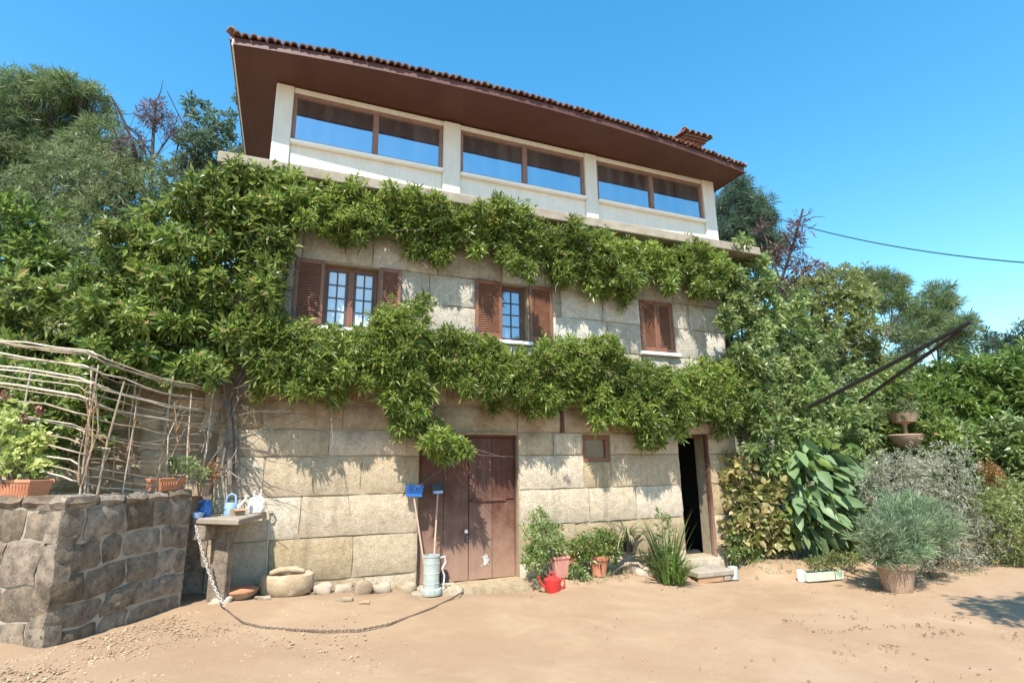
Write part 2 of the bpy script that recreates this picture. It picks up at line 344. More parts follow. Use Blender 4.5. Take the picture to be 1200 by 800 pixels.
def blob_points(blobs, dens, rng, inner=.72):
    """points and outward directions on lumpy ellipsoids (centre, radii), dens per m2"""
    P = []; A = []
    C = np.array([b[0] for b in blobs], float); R = np.array([b[1] for b in blobs], float)
    for c, r in zip(C, R):
        area = 4*math.pi*((r[0]*r[1])**1.6/3+(r[0]*r[2])**1.6/3+(r[1]*r[2])**1.6/3)**(1/1.6)
        n = max(6, int(area*dens)); u = nrm(rng.normal(size=(n,3)))
        ph = rng.uniform(0, 6.28, 6)
        lump = 1+.20*np.sin(u[:,0]*5+ph[0])*np.sin(u[:,1]*5+ph[1])+.18*np.sin(u[:,2]*7+ph[2])*np.sin(u[:,0]*8+ph[3])+.07*np.sin(u[:,1]*13+ph[4])
        rad = lump*rng.uniform(inner, 1.04, n)*(1+.35*rng.random(n)**6)
        p = c+u*r*rad[:,None]; keep = np.ones(n, bool)
        for c2, r2 in zip(C, R):
            if c2 is c or (np.allclose(c2, c) and np.allclose(r2, r)): continue
            keep &= (((p-c2)/r2)**2).sum(1) > .45
        P.append(p[keep]); A.append(nrm(u/r)[keep])
    return np.concatenate(P), np.concatenate(A)

def tufts(P, A, n, L, W, rng, up=.35, jit=.35, spread=(20,85)):
    A = nrm(A+np.array([0,0,up])+rng.normal(size=A.shape)*jit)
    a = nrm(np.cross(A, rng.normal(size=A.shape))); b = np.cross(A, a); N = len(P)
    k = np.arange(n); az = k[None]*2.399+rng.uniform(0,6.28,(N,1)); po = np.radians(rng.uniform(*spread, (N,n)))
    d = (A[:,None]*np.cos(po)[...,None]+(a[:,None]*np.cos(az)[...,None]+b[:,None]*np.sin(az)[...,None])*np.sin(po)[...,None]).reshape(-1,3)
    base = np.repeat(P, n, 0)+d*L*.1+np.repeat(A, n, 0)*rng.uniform(-.35,.35,(N*n,1))*L
    LL = L*rng.uniform(.65,1.2,N*n)*np.repeat(rng.uniform(.6,1.25,N), n)
    return base, d, LL, W*LL/L

def PB(px, py, rx, ry, Y=None, dep=.3, t=None):
    P = onY(px, py, Y) if t is None else at(px, py, t); s = scl(P)
    return (P, np.array([rx*s, dep, ry*s]))

def limbs(mb, base, top, r, blobs, rng, side=True):
    base = np.array(base, float); top = np.array(top, float); n = 7
    off = rng.normal(size=(n+1,3))*np.linalg.norm(top-base)*.025; off[0] = 0; off[:,2] = 0
    tr = [base+(top-base)*i/n+off[i] for i in range(n+1)]
    mb.tube(tr, [r*(1-.8*i/n) for i in range(n+1)], 8)
    for c, R in blobs:
        k = int(np.argmin([np.linalg.norm(p-(c-np.array([0,0,.45*np.linalg.norm(c-base)*.5]))) for p in tr])); k = min(max(k,1),n-1)
        mid = (tr[k]+c)/2+rng.normal(size=3)*.06*np.linalg.norm(c-tr[k])
        mb.tube([tr[k], mid, c], [r*.42*(1-.6*k/n), r*.25*(1-.5*k/n), r*.08], 5)
        for _ in range(3):
            e = c+nrm(rng.normal(size=3))*R*.75; mb.tube([mid, (mid+e)/2+rng.normal(size=3)*.05*np.linalg.norm(e-mid), e], [r*.14, r*.1, r*.04], 4)

def tree(name, label, cat, t, base_px, blobs, mat, dens, n, L, W, seed, trunk=.16, tmat='trunk', group=None, base=None, up=.35, top=None, part='crown', inner=.55):
    rng = np.random.default_rng(seed)
    bl = [PB(*b[:4], t=t+rng.uniform(-.5,.5)*(b[4] if len(b) > 4 else 1.5), dep=min(b[2],b[3])*scl(at(b[0],b[1],t))*.95) for b in blobs]
    if base is None:
        q = at(base_px, 545, t); base = np.array([q[0], q[1], terr(q[0], q[1])-.05])
    tp = top if top is not None else max((b[0] for b in bl), key=lambda p: p[2])
    root = thing(name, label, cat, base, group); mb = MB()
    limbs(mb, (0,0,0), np.array(tp)-base, trunk, [(c-base, r) for c, r in bl], rng)
    mb.build('trunk', M[tmat], root, True)
    P, A = blob_points(bl, dens, rng, inner); bb, d, LL, WW = tufts(P, A, n, L, W, rng, up)
    leaves(part, M[mat], bb, d, LL, WW, root, rng, loc=base); return root

# ------------------------------------------------------------------ ground
def axis(lo, hi, step, far, k=1.35):
    v = list(np.arange(lo, hi+1e-6, step)); s = step; x = hi
    while x < far: s *= k; x += s; v.append(x)
    s = step; x = lo
    while x > -far: s *= k; x -= s; v.insert(0, x)
    return np.array(v)
xs = axis(-4, 14, .12, 700); ys = axis(-9, 3, .12, 700)
rg = np.random.default_rng(3)
gv = []
for yv in ys:
    for xv in xs:
        z = terr(xv, yv)
        if -5 < xv < 15 and -10 < yv < 4: z += .012*math.sin(xv*2.1+yv*1.3)*math.sin(yv*1.7-xv*.6)+.006*math.sin(xv*5.3+1)*math.sin(yv*6.1)+rg.normal()*.0025
        if abs(xv) > 30 or abs(yv) > 30: z += .8*math.sin(xv*.05)*math.sin(yv*.043)
        gv.append((xv, yv, z))
nx = len(xs)
gf = [(j*nx+i, j*nx+i+1, (j+1)*nx+i+1, (j+1)*nx+i) for j in range(len(ys)-1) for i in range(nx-1)]
me = bpy.data.meshes.new('ground'); me.from_pydata(gv, [], gf); me.update()
tag(link('ground', me, M['ground'], None, True), 'sandy orange earth yard in front of the house', kind='structure')

# ------------------------------------------------------------------ house
H = thing('stone_house', 'three storey granite block house with maroon doors, shuttered windows and glazed top floor', 'house')
XL, XR, ZB, ZT = -0.83, 8.05, -0.7, 5.76
OPEN = [(1.88,3.49,-.12,2.07), (4.68,5.22,1.63,2.08), (6.68,7.36,-.04,2.12),
        (.36,1.17,3.62,4.62), (3.20,3.70,3.62,4.62), (6.02,6.78,3.62,4.62)]
def subtract(rects, ops):
    for o in ops:
        nr = []
        for r in rects:
            x0,x1,z0,z1 = r
            if o[0] >= x1-1e-6 or o[1] <= x0+1e-6 or o[2] >= z1-1e-6 or o[3] <= z0+1e-6: nr.append(r); continue
            if o[0] > x0: nr.append((x0,o[0],z0,z1))
            if o[1] < x1: nr.append((o[1],x1,z0,z1))
            a, b = max(x0,o[0]), min(x1,o[1])
            if o[2] > z0: nr.append((a,b,z0,o[2]))
            if o[3] < z1: nr.append((a,b,o[3],z1))
        rects = nr
    return rects
mb = MB()
strips = sorted({ZB, ZT}|{o[2] for o in OPEN}|{o[3] for o in OPEN})
for a, b in zip(strips[:-1], strips[1:]):
    for r in subtract([(XL,XR,a,b)], OPEN): mb.box(r[0], r[1], .045, .40, r[2], r[3])
mb.build('mortar_backing', M['mortar'], H)
mb = MB(); mb.box(XL,XL+.3,.41,6.4,ZB,ZT); mb.box(XR-.3,XR,.41,6.4,ZB,ZT); mb.box(XL+.31,XR-.31,6.1,6.4,ZB,ZT)
mb.build('side_wall', M['rubble'], H)
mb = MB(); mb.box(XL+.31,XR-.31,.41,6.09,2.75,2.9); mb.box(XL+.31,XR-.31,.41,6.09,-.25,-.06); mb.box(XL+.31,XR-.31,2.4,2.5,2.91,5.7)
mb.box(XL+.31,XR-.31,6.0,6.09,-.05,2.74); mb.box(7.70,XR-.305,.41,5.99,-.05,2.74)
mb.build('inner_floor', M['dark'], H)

def stone_mesh(w_, h_, dep, rng, nu=4, nv=3, amp=.012, rnd=.02, jit=0.0):
    us = np.linspace(0, w_, nu+1); vs = np.linspace(0, h_, nv+1); V = []; F = []
    for j, v in enumerate(vs):
        for i, u in enumerate(us):
            e = (i in (0, nu))+(j in (0, nv)); y = -rng.uniform(0, amp) if not e else rnd*(1 if e == 1 else 1.6)
            uu, vv = u, v
            if 0 < i < nu: uu += rng.uniform(-.2,.2)*w_/nu
            else: uu += rng.uniform(-1,1)*jit
            if 0 < j < nv: vv += rng.uniform(-.2,.2)*h_/nv
            else: vv += rng.uniform(-1,1)*jit
            V.append((uu, y, vv))
    n = nu+1
    F += [(j*n+i, j*n+i+1, (j+1)*n+i+1, (j+1)*n+i) for j in range(nv) for i in range(nu)]
    ringi = [i for i in range(n)]+[j*n+nu for j in range(1,nv+1)]+[nv*n+i for i in range(nu-1,-1,-1)]+[j*n for j in range(nv-1,0,-1)]
    k = len(V); V += [(V[i][0], dep, V[i][2]) for i in ringi]; m = len(ringi)
    F += [(ringi[(i+1)%m], ringi[i], k+i, k+(i+1)%m) for i in range(m)]
    return V, F

rng = np.random.default_rng(11)
courses = [-.55, .11, .66, 1.21, 1.75, 2.12, 2.52, 2.92, 3.56, 4.13, 4.64, 5.14, 5.74]
rects = []
for ci, (a, b) in enumerate(zip(courses[:-1], courses[1:])):
    x = XL; first = True
    while x < XR-.01:
        w_ = rng.uniform(.75, 1.65) if ci < 6 else rng.uniform(.6, 1.25)
        if first: w_ *= (.55 if ci % 2 else .9); first = False
        x1 = x+w_
        for o in OPEN:
            if o[3] > a and o[2] < b:
                for e in (o[0], o[1]):
                    if abs(x1-e) < .35: x1 = e
        if XR-x1 < .4: x1 = XR
        rects.append((x, x1, a, b)); x = x1
rects = [r for r in subtract(rects, OPEN) if r[1]-r[0] > .05 and r[3]-r[2] > .05]
for (x0,x1,z0,z1) in rects:
    jx = .010
    V, F = stone_mesh(x1-x0-2*jx, z1-z0-2*jx, .09, rng, 6 if x1-x0 > .5 else 3, 4 if z1-z0 > .3 else 2, .022, .022, .009)
    b = MB(); off = rng.uniform(-.006, .010); b.add([(v[0]+x0+jx, v[1]+off, v[2]+z0+jx) for v in V], F)
    b.build('stone_block', M['granite'], H, True)

# ledge slab over the first floor
mb = MB(); xsl = np.linspace(-1.17, 8.85, 13)
mb.box(-1.17, 8.85, -.36, 6.6, 5.77, 5.95); mb.build('ledge_slab', M['slab'], H, bevel=.015)
# attic storey
ZS, ZW0, ZW1, ZA = 5.951, 6.53, 7.375, 7.46
cols = [(-.53,-.27), (2.15,2.46), (4.94,5.20), (7.79,8.09)]
for a, b in cols:
    mb = MB(); mb.box(a, b, -.03, .28, ZS, ZA); mb.build('attic_column', M['cement'], H, bevel=.012)
for (a0,a), (b,b1) in zip(cols[:-1], cols[1:]):
    mb = MB(); mb.box(a+.001, b-.001, .02, .24, ZS, ZW0-.06); mb.build('attic_panel', M['cement'], H, bevel=.006)
    mb = MB(); mb.box(a+.001, b-.001, -.07, .25, ZW0-.059, ZW0); mb.build('attic_sill', M['sill'], H, bevel=.008)
    mb = MB(); mb.box(a+.001, b-.001, -.005, .24, ZW1, ZA); mb.build('attic_lintel', M['cement'], H, bevel=.006)
    fr = MB(); c = a+(b-a)*(.5 if a > 1 else .53); f = .06
    fr.box(a+.003, b-.003, .02, .10, ZW0+.001, ZW0+f); fr.box(a+.003, b-.003, .02, .10, ZW1-f, ZW1-.002)
    fr.box(a+.003, a+f, .021, .099, ZW0+f, ZW1-f); fr.box(b-f, b-.003, .021, .099, ZW0+f, ZW1-f); fr.box(c-.045, c+.045, .01, .099, ZW0+f, ZW1-f)
    W = fr.build('attic_window', M['frame'], H, bevel=.006)
    for x0, x1 in ((a+f, c-.045), (c+.045, b-f)):
        p = MB(); p.box(x0, x1, .055, .067, ZW0+f, ZW1-f); p.build('pane', M['attic_glass'], W)
mb = MB(); mb.box(-.51,-.31,.29,6.2,ZS,ZA); mb.box(7.85,8.06,.29,6.2,ZS,ZA); mb.box(-.30,7.84,6.0,6.19,ZS,ZA)
mb.build('attic_side_wall', M['cement'], H)
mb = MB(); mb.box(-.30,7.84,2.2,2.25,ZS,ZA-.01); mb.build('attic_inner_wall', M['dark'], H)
# eaves: soffit, fascia, roof
EX0, EX1, EYB = -1.10, 8.34, 7.0
def eave(t): bw = 4*t*(1-t); return (EX0+(EX1-EX0)*t, -.62-.20*bw, 7.48-.07*t+.12*bw)
n = 28; mb = MB(); top = [eave(i/n) for i in range(n+1)]
zi = ZA+.002
for i in range(n):
    a, b = top[i], top[i+1]; ia = (-.53+8.62*i/n, .30, zi); ib = (-.53+8.62*(i+1)/n, .30, zi)
    mb.add([a, b, ib, ia], [(0,1,2,3)])
L0, R0 = top[0], top[-1]
mb.add([L0, (-.53,.30,zi), (-.53,6.2,zi), (EX0,EYB,7.38)], [(0,1,2,3)]); mb.add([R0, (8.09,.30,zi), (8.09,6.2,zi), (EX1,EYB,7.38)], [(0,3,2,1)])
mb.add([(EX0,EYB,7.38),(EX1,EYB,7.38),(8.09,6.2,zi),(-.53,6.2,zi)], [(0,1,2,3)])
mb.build('soffit', M['soffit'], H)
fh = .10
def strip(name, mat, pts, dz0, dz1, th):
    m_ = MB(); k = len(pts)
    for i in range(k-1):
        a, b = np.array(pts[i]), np.array(pts[i+1]); d = b-a; o = np.array([d[1],-d[0],0]); o = o/np.linalg.norm(o)*th
        m_.add([a+(0,0,dz0), b+(0,0,dz0), b+o+(0,0,dz0), a+o+(0,0,dz0), a+(0,0,dz1), b+(0,0,dz1), b+o+(0,0,dz1), a+o+(0,0,dz1)],
               [(0,3,2,1),(4,5,6,7),(0,1,5,4),(1,2,6,5),(2,3,7,6),(3,0,4,7)])
    return m_.build(name, mat, H)
strip('fascia', M['soffit'], top, -.01, fh, .025)
strip('fascia', M['sill'], [(EX0,EYB,7.38), L0], -.01, fh-.01, .02)
strip('fascia', M['soffit'], [R0, (EX1,EYB,7.38)], -.01, fh-.01, .02)
RZ = 9.3; rdl, rdr = (3.0,3.2,RZ), (4.1,3.2,RZ); mb = MB(); tz = [(p[0],p[1]-.02,p[2]+fh+.012) for p in top]
for i in range(n):
    ra = np.array(rdl)+(np.array(rdr)-rdl)*i/n; rb = np.array(rdl)+(np.array(rdr)-rdl)*(i+1)/n; mb.add([tz[i], tz[i+1], rb, ra], [(0,1,2,3)])
bl_, br_ = (EX0,EYB,7.50), (EX1,EYB,7.50)
mb.add([tz[0], rdl, bl_], [(0,1,2)]); mb.add([tz[-1], br_, rdr], [(0,1,2)]); mb.add([bl_, rdl, rdr, br_], [(0,1,2,3)])
RF = mb.build('roof', M['tile'], H)
def half_pipe(m_, a, b, r0, r1, upv=(0,0,1), n=7, th=.018):
    a = np.array(a,float); b = np.array(b,float); d = nrm(b-a); s = nrm(np.cross(d, upv)); u = np.cross(s, d); V = []
    for p, r in ((a,r0),(b,r1)):
        for q in (r, r-th):
            for k in range(n+1):
                t = math.pi*k/n; V.append(p+s*math.cos(t)*q+u*math.sin(t)*q)
    m1 = n+1; F = []
    for k in range(n):
        F += [(k,k+1,2*m1+k+1,2*m1+k), (m1+k+1,m1+k,3*m1+k,3*m1+k+1), (k+1,k,m1+k,m1+k+1), (2*m1+k,2*m1+k+1,3*m1+k+1,3*m1+k)]
    F += [(0,2*m1,3*m1,m1), (n,m1+n,3*m1+n,2*m1+n)]; m_.add(V, F)
tm = None; NT = 88; slope = np.array([0,1.0,.42]); slope /= np.linalg.norm(slope)
for i in range(NT):
    p = eave((i+.5)/NT); q = (p[0], p[1]-.07, p[2]+fh+.005)
    if tm is None:
        m_ = MB(); half_pipe(m_, (0,0,0), slope*.45, .056, .046); ob = m_.build('roof_tile', M['tile'], RF, True); tm = ob.data
    else: ob = link('roof_tile', tm, None, RF)
    ob.location = (q[0]+rng.uniform(-.008,.008), q[1]+rng.uniform(-.015,.015), q[2]+rng.uniform(-.006,.006)); ob.rotation_euler = (rng.uniform(-.03,.03), 0, rng.uniform(-.04,.04))
NL = 76; m_ = None
for i in range(NL):
    yv = -.52+7.5*i/NL
    if m_ is None:
        k = MB(); half_pipe(k, (0,0,0), (.42,0,.176), .056, .046); ob = k.build('roof_tile', M['tile'], RF, True); m_ = ob.data
    else: ob = link('roof_tile', m_, None, RF)
    ob.location = (EX0-.05, yv, 7.48-.10*i/NL+fh+.005)
mb = MB()
for i in range(NT):
    p = eave((i+.5)/NT); u = (i+.5)/NT; e = np.array(rdl)+(np.array(rdr)-rdl)*u; st = np.array([p[0],p[1]+.28,p[2]+fh+.16]); e = e+np.array([0,0,.02])
    for k in range(5): half_pipe(mb, st+(e-st)*k/5, st+(e-st)*(k+1.08)/5, .054, .044, n=3)
tag(mb.build('roof_tiles_upslope', M['tile'], RF), kind='stuff')
hip = [tz[0]+np.array([-.06,-.06,.055]), tz[0]+np.array([.02,.02,.02]), tz[0]+np.array([.25,.25,.13])]
mb = MB(); half_pipe(mb, hip[1], hip[0], .06, .07); half_pipe(mb, hip[2], hip[1], .06, .065); mb.build('hip_tile', M['tile'], RF, True)
hr = [tz[-1]+np.array([.05,-.04,.02]), tz[-1]+np.array([-.3,.3,.12])]
mb = MB(); half_pipe(mb, hr[1], hr[0], .06, .065); mb.build('hip_tile', M['tile'], RF, True)
# chimney
cp = onY(812, 167, 1.9); cs = scl(cp); cx, cz = cp[0], cp[2]
CH = MB(); CH.box(cx-.20, cx+.20, 1.9, 2.5, cz-1.0, cz-.13); CH = CH.build('chimney', M['brick'], H, bevel=.01)
for k in range(3):
    e = .20+.07*k; m_ = MB(); m_.box(cx-e, cx+e, 1.9-.06*k-.01, 2.5+.06*k, cz-.13+.055*k, cz-.13+.055*k+.05); m_.build('corbel_course', M['brick'], CH, bevel=.008)
m_ = MB(); m_.box(cx-.36, cx+.36, 1.72, 2.66, cz+.04, cz+.09); m_.build('chimney_cap', M['tile'], CH, bevel=.01)
for k in range(5):
    m_ = MB(); half_pipe(m_, (cx-.38+.19*k, 1.66, cz+.085), (cx-.38+.19*k, 2.2, cz+.16), .095, .085); m_.build('cap_tile', M['tile'], CH, True)
m_ = MB(); half_pipe(m_, (cx-.44,1.70,cz+.16), (cx-.28,1.80,cz+.10), .09, .08); m_.build('cap_tile', M['tile'], CH, True)

# first floor windows
def casement(x0, x1, cols_, glass):
    f = .05; m_ = MB(); y0, y1 = .16, .22
    m_.box(x0+.003, x1-.003, y0, y1, 3.625, 3.625+f); m_.box(x0+.003, x1-.003, y0, y1, 4.615-f, 4.615)
    m_.box(x0+.003, x0+f, y0+.001, y1-.001, 3.625+f, 4.615-f); m_.box(x1-f, x1-.003, y0+.001, y1-.001, 3.625+f, 4.615-f)
    W = m_.build('window', M['shutter'], H, bevel=.006)
    xs_ = [(x0+f, x1-f)] if cols_ == 1 else [(x0+f, (x0+x1)/2-.05), ((x0+x1)/2+.05, x1-f)]
    if cols_ == 2:
        m_ = MB(); m_.box((x0+x1)/2-.05, (x0+x1)/2+.05, y0-.02, y1, 3.625+f+.001, 4.615-f-.001); m_.build('centre_post', M['shutter'], W, bevel=.008)
    for a, b in xs_:
        c = MB(); s = .032; z0, z1 = 3.675, 4.565
        c.box(a+.001, a+s, y0+.005, y1-.01, z0, z1); c.box(b-s, b-.001, y0+.005, y1-.01, z0, z1); c.box(a+s, b-s, y0+.006, y1-.011, z0, z0+s); c.box(a+s, b-s, y0+.006, y1-.011, z1-s, z1)
        mx = (a+b)/2; c.box(mx-.011, mx+.011, y0+.01, y1-.02, z0+s, z1-s); zz = np.linspace(z0+s, z1-s, 5)
        for q in zz[1:-1]: c.box(a+s, mx-.011, y0+.011, y1-.021, q-.010, q+.010); c.box(mx+.011, b-s, y0+.011, y1-.021, q-.010, q+.010)
        c.build('casement_frame', M['pane_frame'], W)
        for i in range(4):
            for l, r in ((a+s, mx-.011), (mx+.011, b-s)):
                p = MB(); p.box(l, r, y0+.022, y0+.028, zz[i]+(.010 if i else 0), zz[i+1]-(.010 if i < 3 else 0)); p.build('pane', M[glass], W)
    m_ = MB(); m_.box(x0-.06, x1+.06, -.07, .159, 3.56, 3.618); m_.build('window_sill', M['sill'], H, bevel=.008)
casement(.36, 1.17, 2, 'curtain_glass'); casement(3.20, 3.70, 1, 'low_glass')
def shutter(x0, x1, y, z0=3.62, z1=4.62, nsl=22):
    m_ = MB(); f = .055; t = .04
    m_.box(x0, x0+f, y-t, y, z0, z1); m_.box(x1-f, x1, y-t, y, z0, z1)
    m_.box(x0+f, x1-f, y-t+.001, y-.001, z0, z0+.09); m_.box(x0+f, x1-f, y-t+.001, y-.001, z1-.07, z1)
    sh = m_.build('shutter', M['shutter'], H, bevel=.005); s = MB(); zz = np.linspace(z0+.09, z1-.07, nsl+1)
    for a, b in zip(zz[:-1], zz[1:]):
        h = (b-a); s.add([(x0+f+.001,y-t+.004,a+.002),(x1-f-.001,y-t+.004,a+.002),(x1-f-.001,y-.006,a+h*1.05),(x0+f+.001,y-.006,a+h*1.05),
                     (x0+f+.001,y-t+.004,a+.012),(x1-f-.001,y-t+.004,a+.012),(x1-f-.001,y-.006,a+h*1.05+.01),(x0+f+.001,y-.006,a+h*1.05+.01)],
                    [(0,3,2,1),(4,5,6,7),(0,1,5,4),(1,2,6,5),(2,3,7,6),(3,0,4,7)])
    tag(s.build('louvre_slats', M['shutter'], sh), kind='stuff')
    for q in (z0+.15, z1-.15):
        h_ = MB(); h_.box(x0+.01, x0+.05, y-t-.008, y-t-.001, q-.03, q+.03); h_.build('hinge', M['pane_frame'], sh)
shutter(-.05, .36, -.02); shutter(1.17, 1.50, -.02); shutter(2.73, 3.20, -.02); shutter(3.70, 4.14, -.02)
shutter(6.06, 6.40, .06); shutter(6.405, 6.745, .06)
mb = MB(); mb.box(6.02,6.057,.02,.14,3.62,4.62); mb.box(6.748,6.78,.02,.14,3.62,4.62); mb.box(6.058,6.747,.02,.14,4.60,4.62); mb.build('window_frame', M['shutter'], H)
mb = MB(); mb.box(5.96,6.84,-.07,.0,3.56,3.618); mb.box(5.96,6.84,.001,.159,3.56,3.615); mb.build('window_sill', M['sill'], H, bevel=.006)
# small square ground floor window
mb = MB(); f = .075; x0,x1,z0,z1 = 4.68,5.22,1.63,2.08
mb.box(x0+.002,x1-.002,.06,.14,z0+.002,z0+f); mb.box(x0+.002,x1-.002,.06,.14,z1-f,z1-.002); mb.box(x0+.002,x0+f,.061,.139,z0+f,z1-f); mb.box(x1-f,x1-.002,.061,.139,z0+f,z1-f)
W = mb.build('window', M['shutter'], H, bevel=.006); p = MB(); p.box(x0+f,x1-f,.10,.11,z0+f,z1-f); p.build('pane', glass_mat('dusty_glass', .03, (.9,.9,.9), (.07,.05,.045)), W)
# large double door
x0,x1,z0,z1 = 1.88,3.49,-.10,2.065; xm = (x0+x1)/2+.02
def leaf(a, b, npl, split):
    D = MB(); D.box(a, b, .20, .25, z0+.005, z1-.03); D = D.build('door_leaf', M['door'], H); w_ = (b-a)/npl
    for i in range(npl):
        for q0, q1 in (((z0+.01, split-.012), (split+.012, z1-.035)) if split else ((z0+.01, z1-.035),)):
            m_ = MB(); m_.box(a+i*w_+.003, a+(i+1)*w_-.003, .170+rng.uniform(0,.008), .199, q0, q1); m_.build('plank', M['door'], D, bevel=.005)
    return D
D1 = leaf(x0+.02, xm-.004, 2, None); D2 = leaf(xm+.004, x1-.02, 2, 1.06)
m_ = MB(); m_.box(xm+.03, x1-.17, .150, .168, 1.045, 1.085); m_.build('rail', M['door'], D2, bevel=.004)
m_ = MB(); m_.box(x0+.001, x1-.001, .12, .26, z1-.028, z1+.0); m_.box(x0+.001,x0+.019,.13,.26,z0,z1-.029); m_.box(x1-.019,x1-.001,.13,.26,z0,z1-.029); m_.build('door_frame', M['door'], H)
hp = onY(548, 622, .16); m_ = MB(); m_.lathe([(.012,0),(.028,.01),(.03,.03),(.012,.04)], 12); h_ = m_.build('door_knob', M['sill'], D1, True); h_.rotation_euler = (math.pi/2,0,0); h_.location = (xm-.05, .168, hp[2])
m_ = MB(); m_.box(xm-.06,xm-.01,.162,.1695,hp[2]-.16,hp[2]-.05); m_.build('lock_plate', M['pane_frame'], D1, bevel=.003)
# cat hole in the left leaf
c = onY(520, 672, .17); m_ = MB(); ar = [(c[0]+.075*math.cos(t), .158, c[2]-.04+.10*math.sin(t)) for t in np.linspace(0, math.pi, 10)]+[(c[0]-.075,.158,-.085),(c[0]+.075,.158,-.085)]
m_.add(ar+[(p[0],.1695,p[2]) for p in ar], [tuple(range(12))]+[(i,(i+1)%12,12+(i+1)%12,12+i) for i in range(12)]); m_.build('cat_hole', M['dark'], D1)
m_ = MB(); m_.tube([(c[0]+.085*math.cos(t), .160, c[2]-.04+.11*math.sin(t)) for t in np.linspace(0, math.pi, 10)], .012, 6); m_.build('cat_hole_rim', M['frame'], D1, True)
# white paint splash
c = onY(568, 656, .168); m_ = MB(); r2 = random.Random(4)
for (dx, dz, rr) in ((0,.03,.04),(.025,-.02,.042),(.0,-.05,.03),(-.05,-.08,.014),(.04,.05,.022),(.02,.075,.02),(.06,-.06,.010),(-.03,.05,.014),(.05,.0,.03)):
    k = 11; pts = [(c[0]+dx+rr*r2.uniform(.55,1.1)*math.cos(6.283*i/k), c[2]+dz+rr*r2.uniform(.55,1.1)*1.15*math.sin(6.283*i/k)) for i in range(k)]
    yy = .1675-.0006*len(m_.v)/22; m_.add([(p[0],yy,p[1]) for p in pts]+[(p[0],yy+.003,p[1]) for p in pts], [tuple(range(k))]+[(i,(i+1)%k,k+(i+1)%k,k+i) for i in range(k)])
m_.build('paint_splash', M['white'], D2)
# open narrow door on the right
mb = MB(); mb.box(7.31,7.36,.02,.10,-.04,2.12); mb.box(6.68,7.309,.10,.30,2.06,2.12); mb.build('door_frame', M['door'], H, bevel=.006)
mb = MB(); V, F = stone_mesh(.72, .20, .34, rng, 5, 2, .012, .02, .006); mb.add([(v[0]+6.66, v[1]-.12, v[2]-.25) for v in V], F); mb.build('threshold', M['granite'], H, True)
# door sill stones of the big door, low plinth stones
for (a, b, zt) in ((1.74,2.48,-.105), (2.50,3.72,-.10)):
    V, F = stone_mesh(b-a, .26, .55, rng, 5, 2, .03, .03, .012); m_ = MB(); m_.add([(v[0]+a, v[1]-.32, v[2]+zt-.26) for v in V], F); m_.build('door_sill_stone', M['granite'], H, True)
# iron bracket and pipe
c = onY(659, 495, -.03); m_ = MB(); m_.box(c[0]-.03, c[0]+.03, -.05, .03, 2.12, c[2]+.40); m_.build('timber_prop', M['door'], H, bevel=.006)

# ------------------------------------------------------------------ retaining wall, terrace, back wall
A2, B2, C2 = np.array([-2.166,-1.773]), np.array([-1.79,-2.05]), np.array([-0.96,-.665])
RW = thing('retaining_wall', 'curved dark field stone retaining wall under the cane trellis', 'stone wall', (B2[0],B2[1],.1))
RL = np.array([B2[0],B2[1],.1])
def face_stones(P, Q, rows, seed, wlo, whi, name, parent, mat, amp=.035, base=None):
    rr = np.random.default_rng(seed); d = Q-P; Ln = np.linalg.norm(d); d = d/Ln; nn = np.array([d[1],-d[0]])
    def wv(u, v): return u+.035*math.sin(v*5+seed)+.015*math.sin(v*11+u*4), v+.025*math.sin(u*4+seed*2)+.012*math.sin(u*9+v*3)
    for z0, z1 in zip(rows[:-1], rows[1:]):
        u = 0.0
        while u < Ln-.01:
            w_ = rr.uniform(wlo, whi)*(1.25 if z1-z0 > .35 else 1); u1 = min(Ln, u+w_)
            if Ln-u1 < wlo*.6: u1 = Ln
            split = [(z0,z1)] if (z1-z0 < .3 or rr.random() < .65) else [(z0,z0+(z1-z0)*.5),(z0+(z1-z0)*.5,z1)]
            for q0, q1 in split:
                j = .007; V, F = stone_mesh(u1-u-2*j, q1-q0-2*j, .16, rr, 5, 4, amp, .013, .013)
                off = rr.uniform(-.016, .006); m_ = MB(); W_ = []
                for (a, y, c) in V:
                    uu, vv = a+u+j, c+q0+j; ed = min(uu, Ln-uu, .15)/.15
                    u2, v2 = wv(uu, vv); uu = uu+(u2-uu)*ed; yy = y+off
                    p = P+d*uu-nn*yy; W_.append((p[0], p[1], v2))
                m_.add(np.array(W_)-(base if base is not None else 0), F); m_.build(name, mat, parent, True)
            u = u1
def backing(P, Q, z0, z1, th, name, mat, parent, base, inset=.022, trim=(0,0)):
    d = (Q-P)/np.linalg.norm(Q-P); nn = np.array([d[1],-d[0]]); m_ = MB(); P = P+d*trim[0]; Q = Q-d*trim[1]
    m_.prism([P-nn*inset, Q-nn*inset, Q-nn*th, P-nn*th], z0, z1); m_.v = [tuple(np.array(v)-base) for v in m_.v]; m_.build(name, mat, parent)
A9 = A2+(A2-B2)/np.linalg.norm(A2-B2)*1.9
face_stones(B2, C2, [.02,.46,.72,.98,1.27], 5, .22, .5, 'stone', RW, M['wall_stone'], amp=.016, base=RL)
face_stones(A9, B2, [.0,.33,.62,1.0,1.27], 8, .22, .5, 'stone', RW, M['wall_stone'], amp=.016, base=RL)
backing(B2, C2, -.2, 1.27, .3, 'mortar_core', M['pointing'], RW, RL, .0145, trim=(.05,0)); backing(A9, B2, -.2, 1.272, .3, 'mortar_core', M['pointing'], RW, RL, .0165, trim=(0,.09))
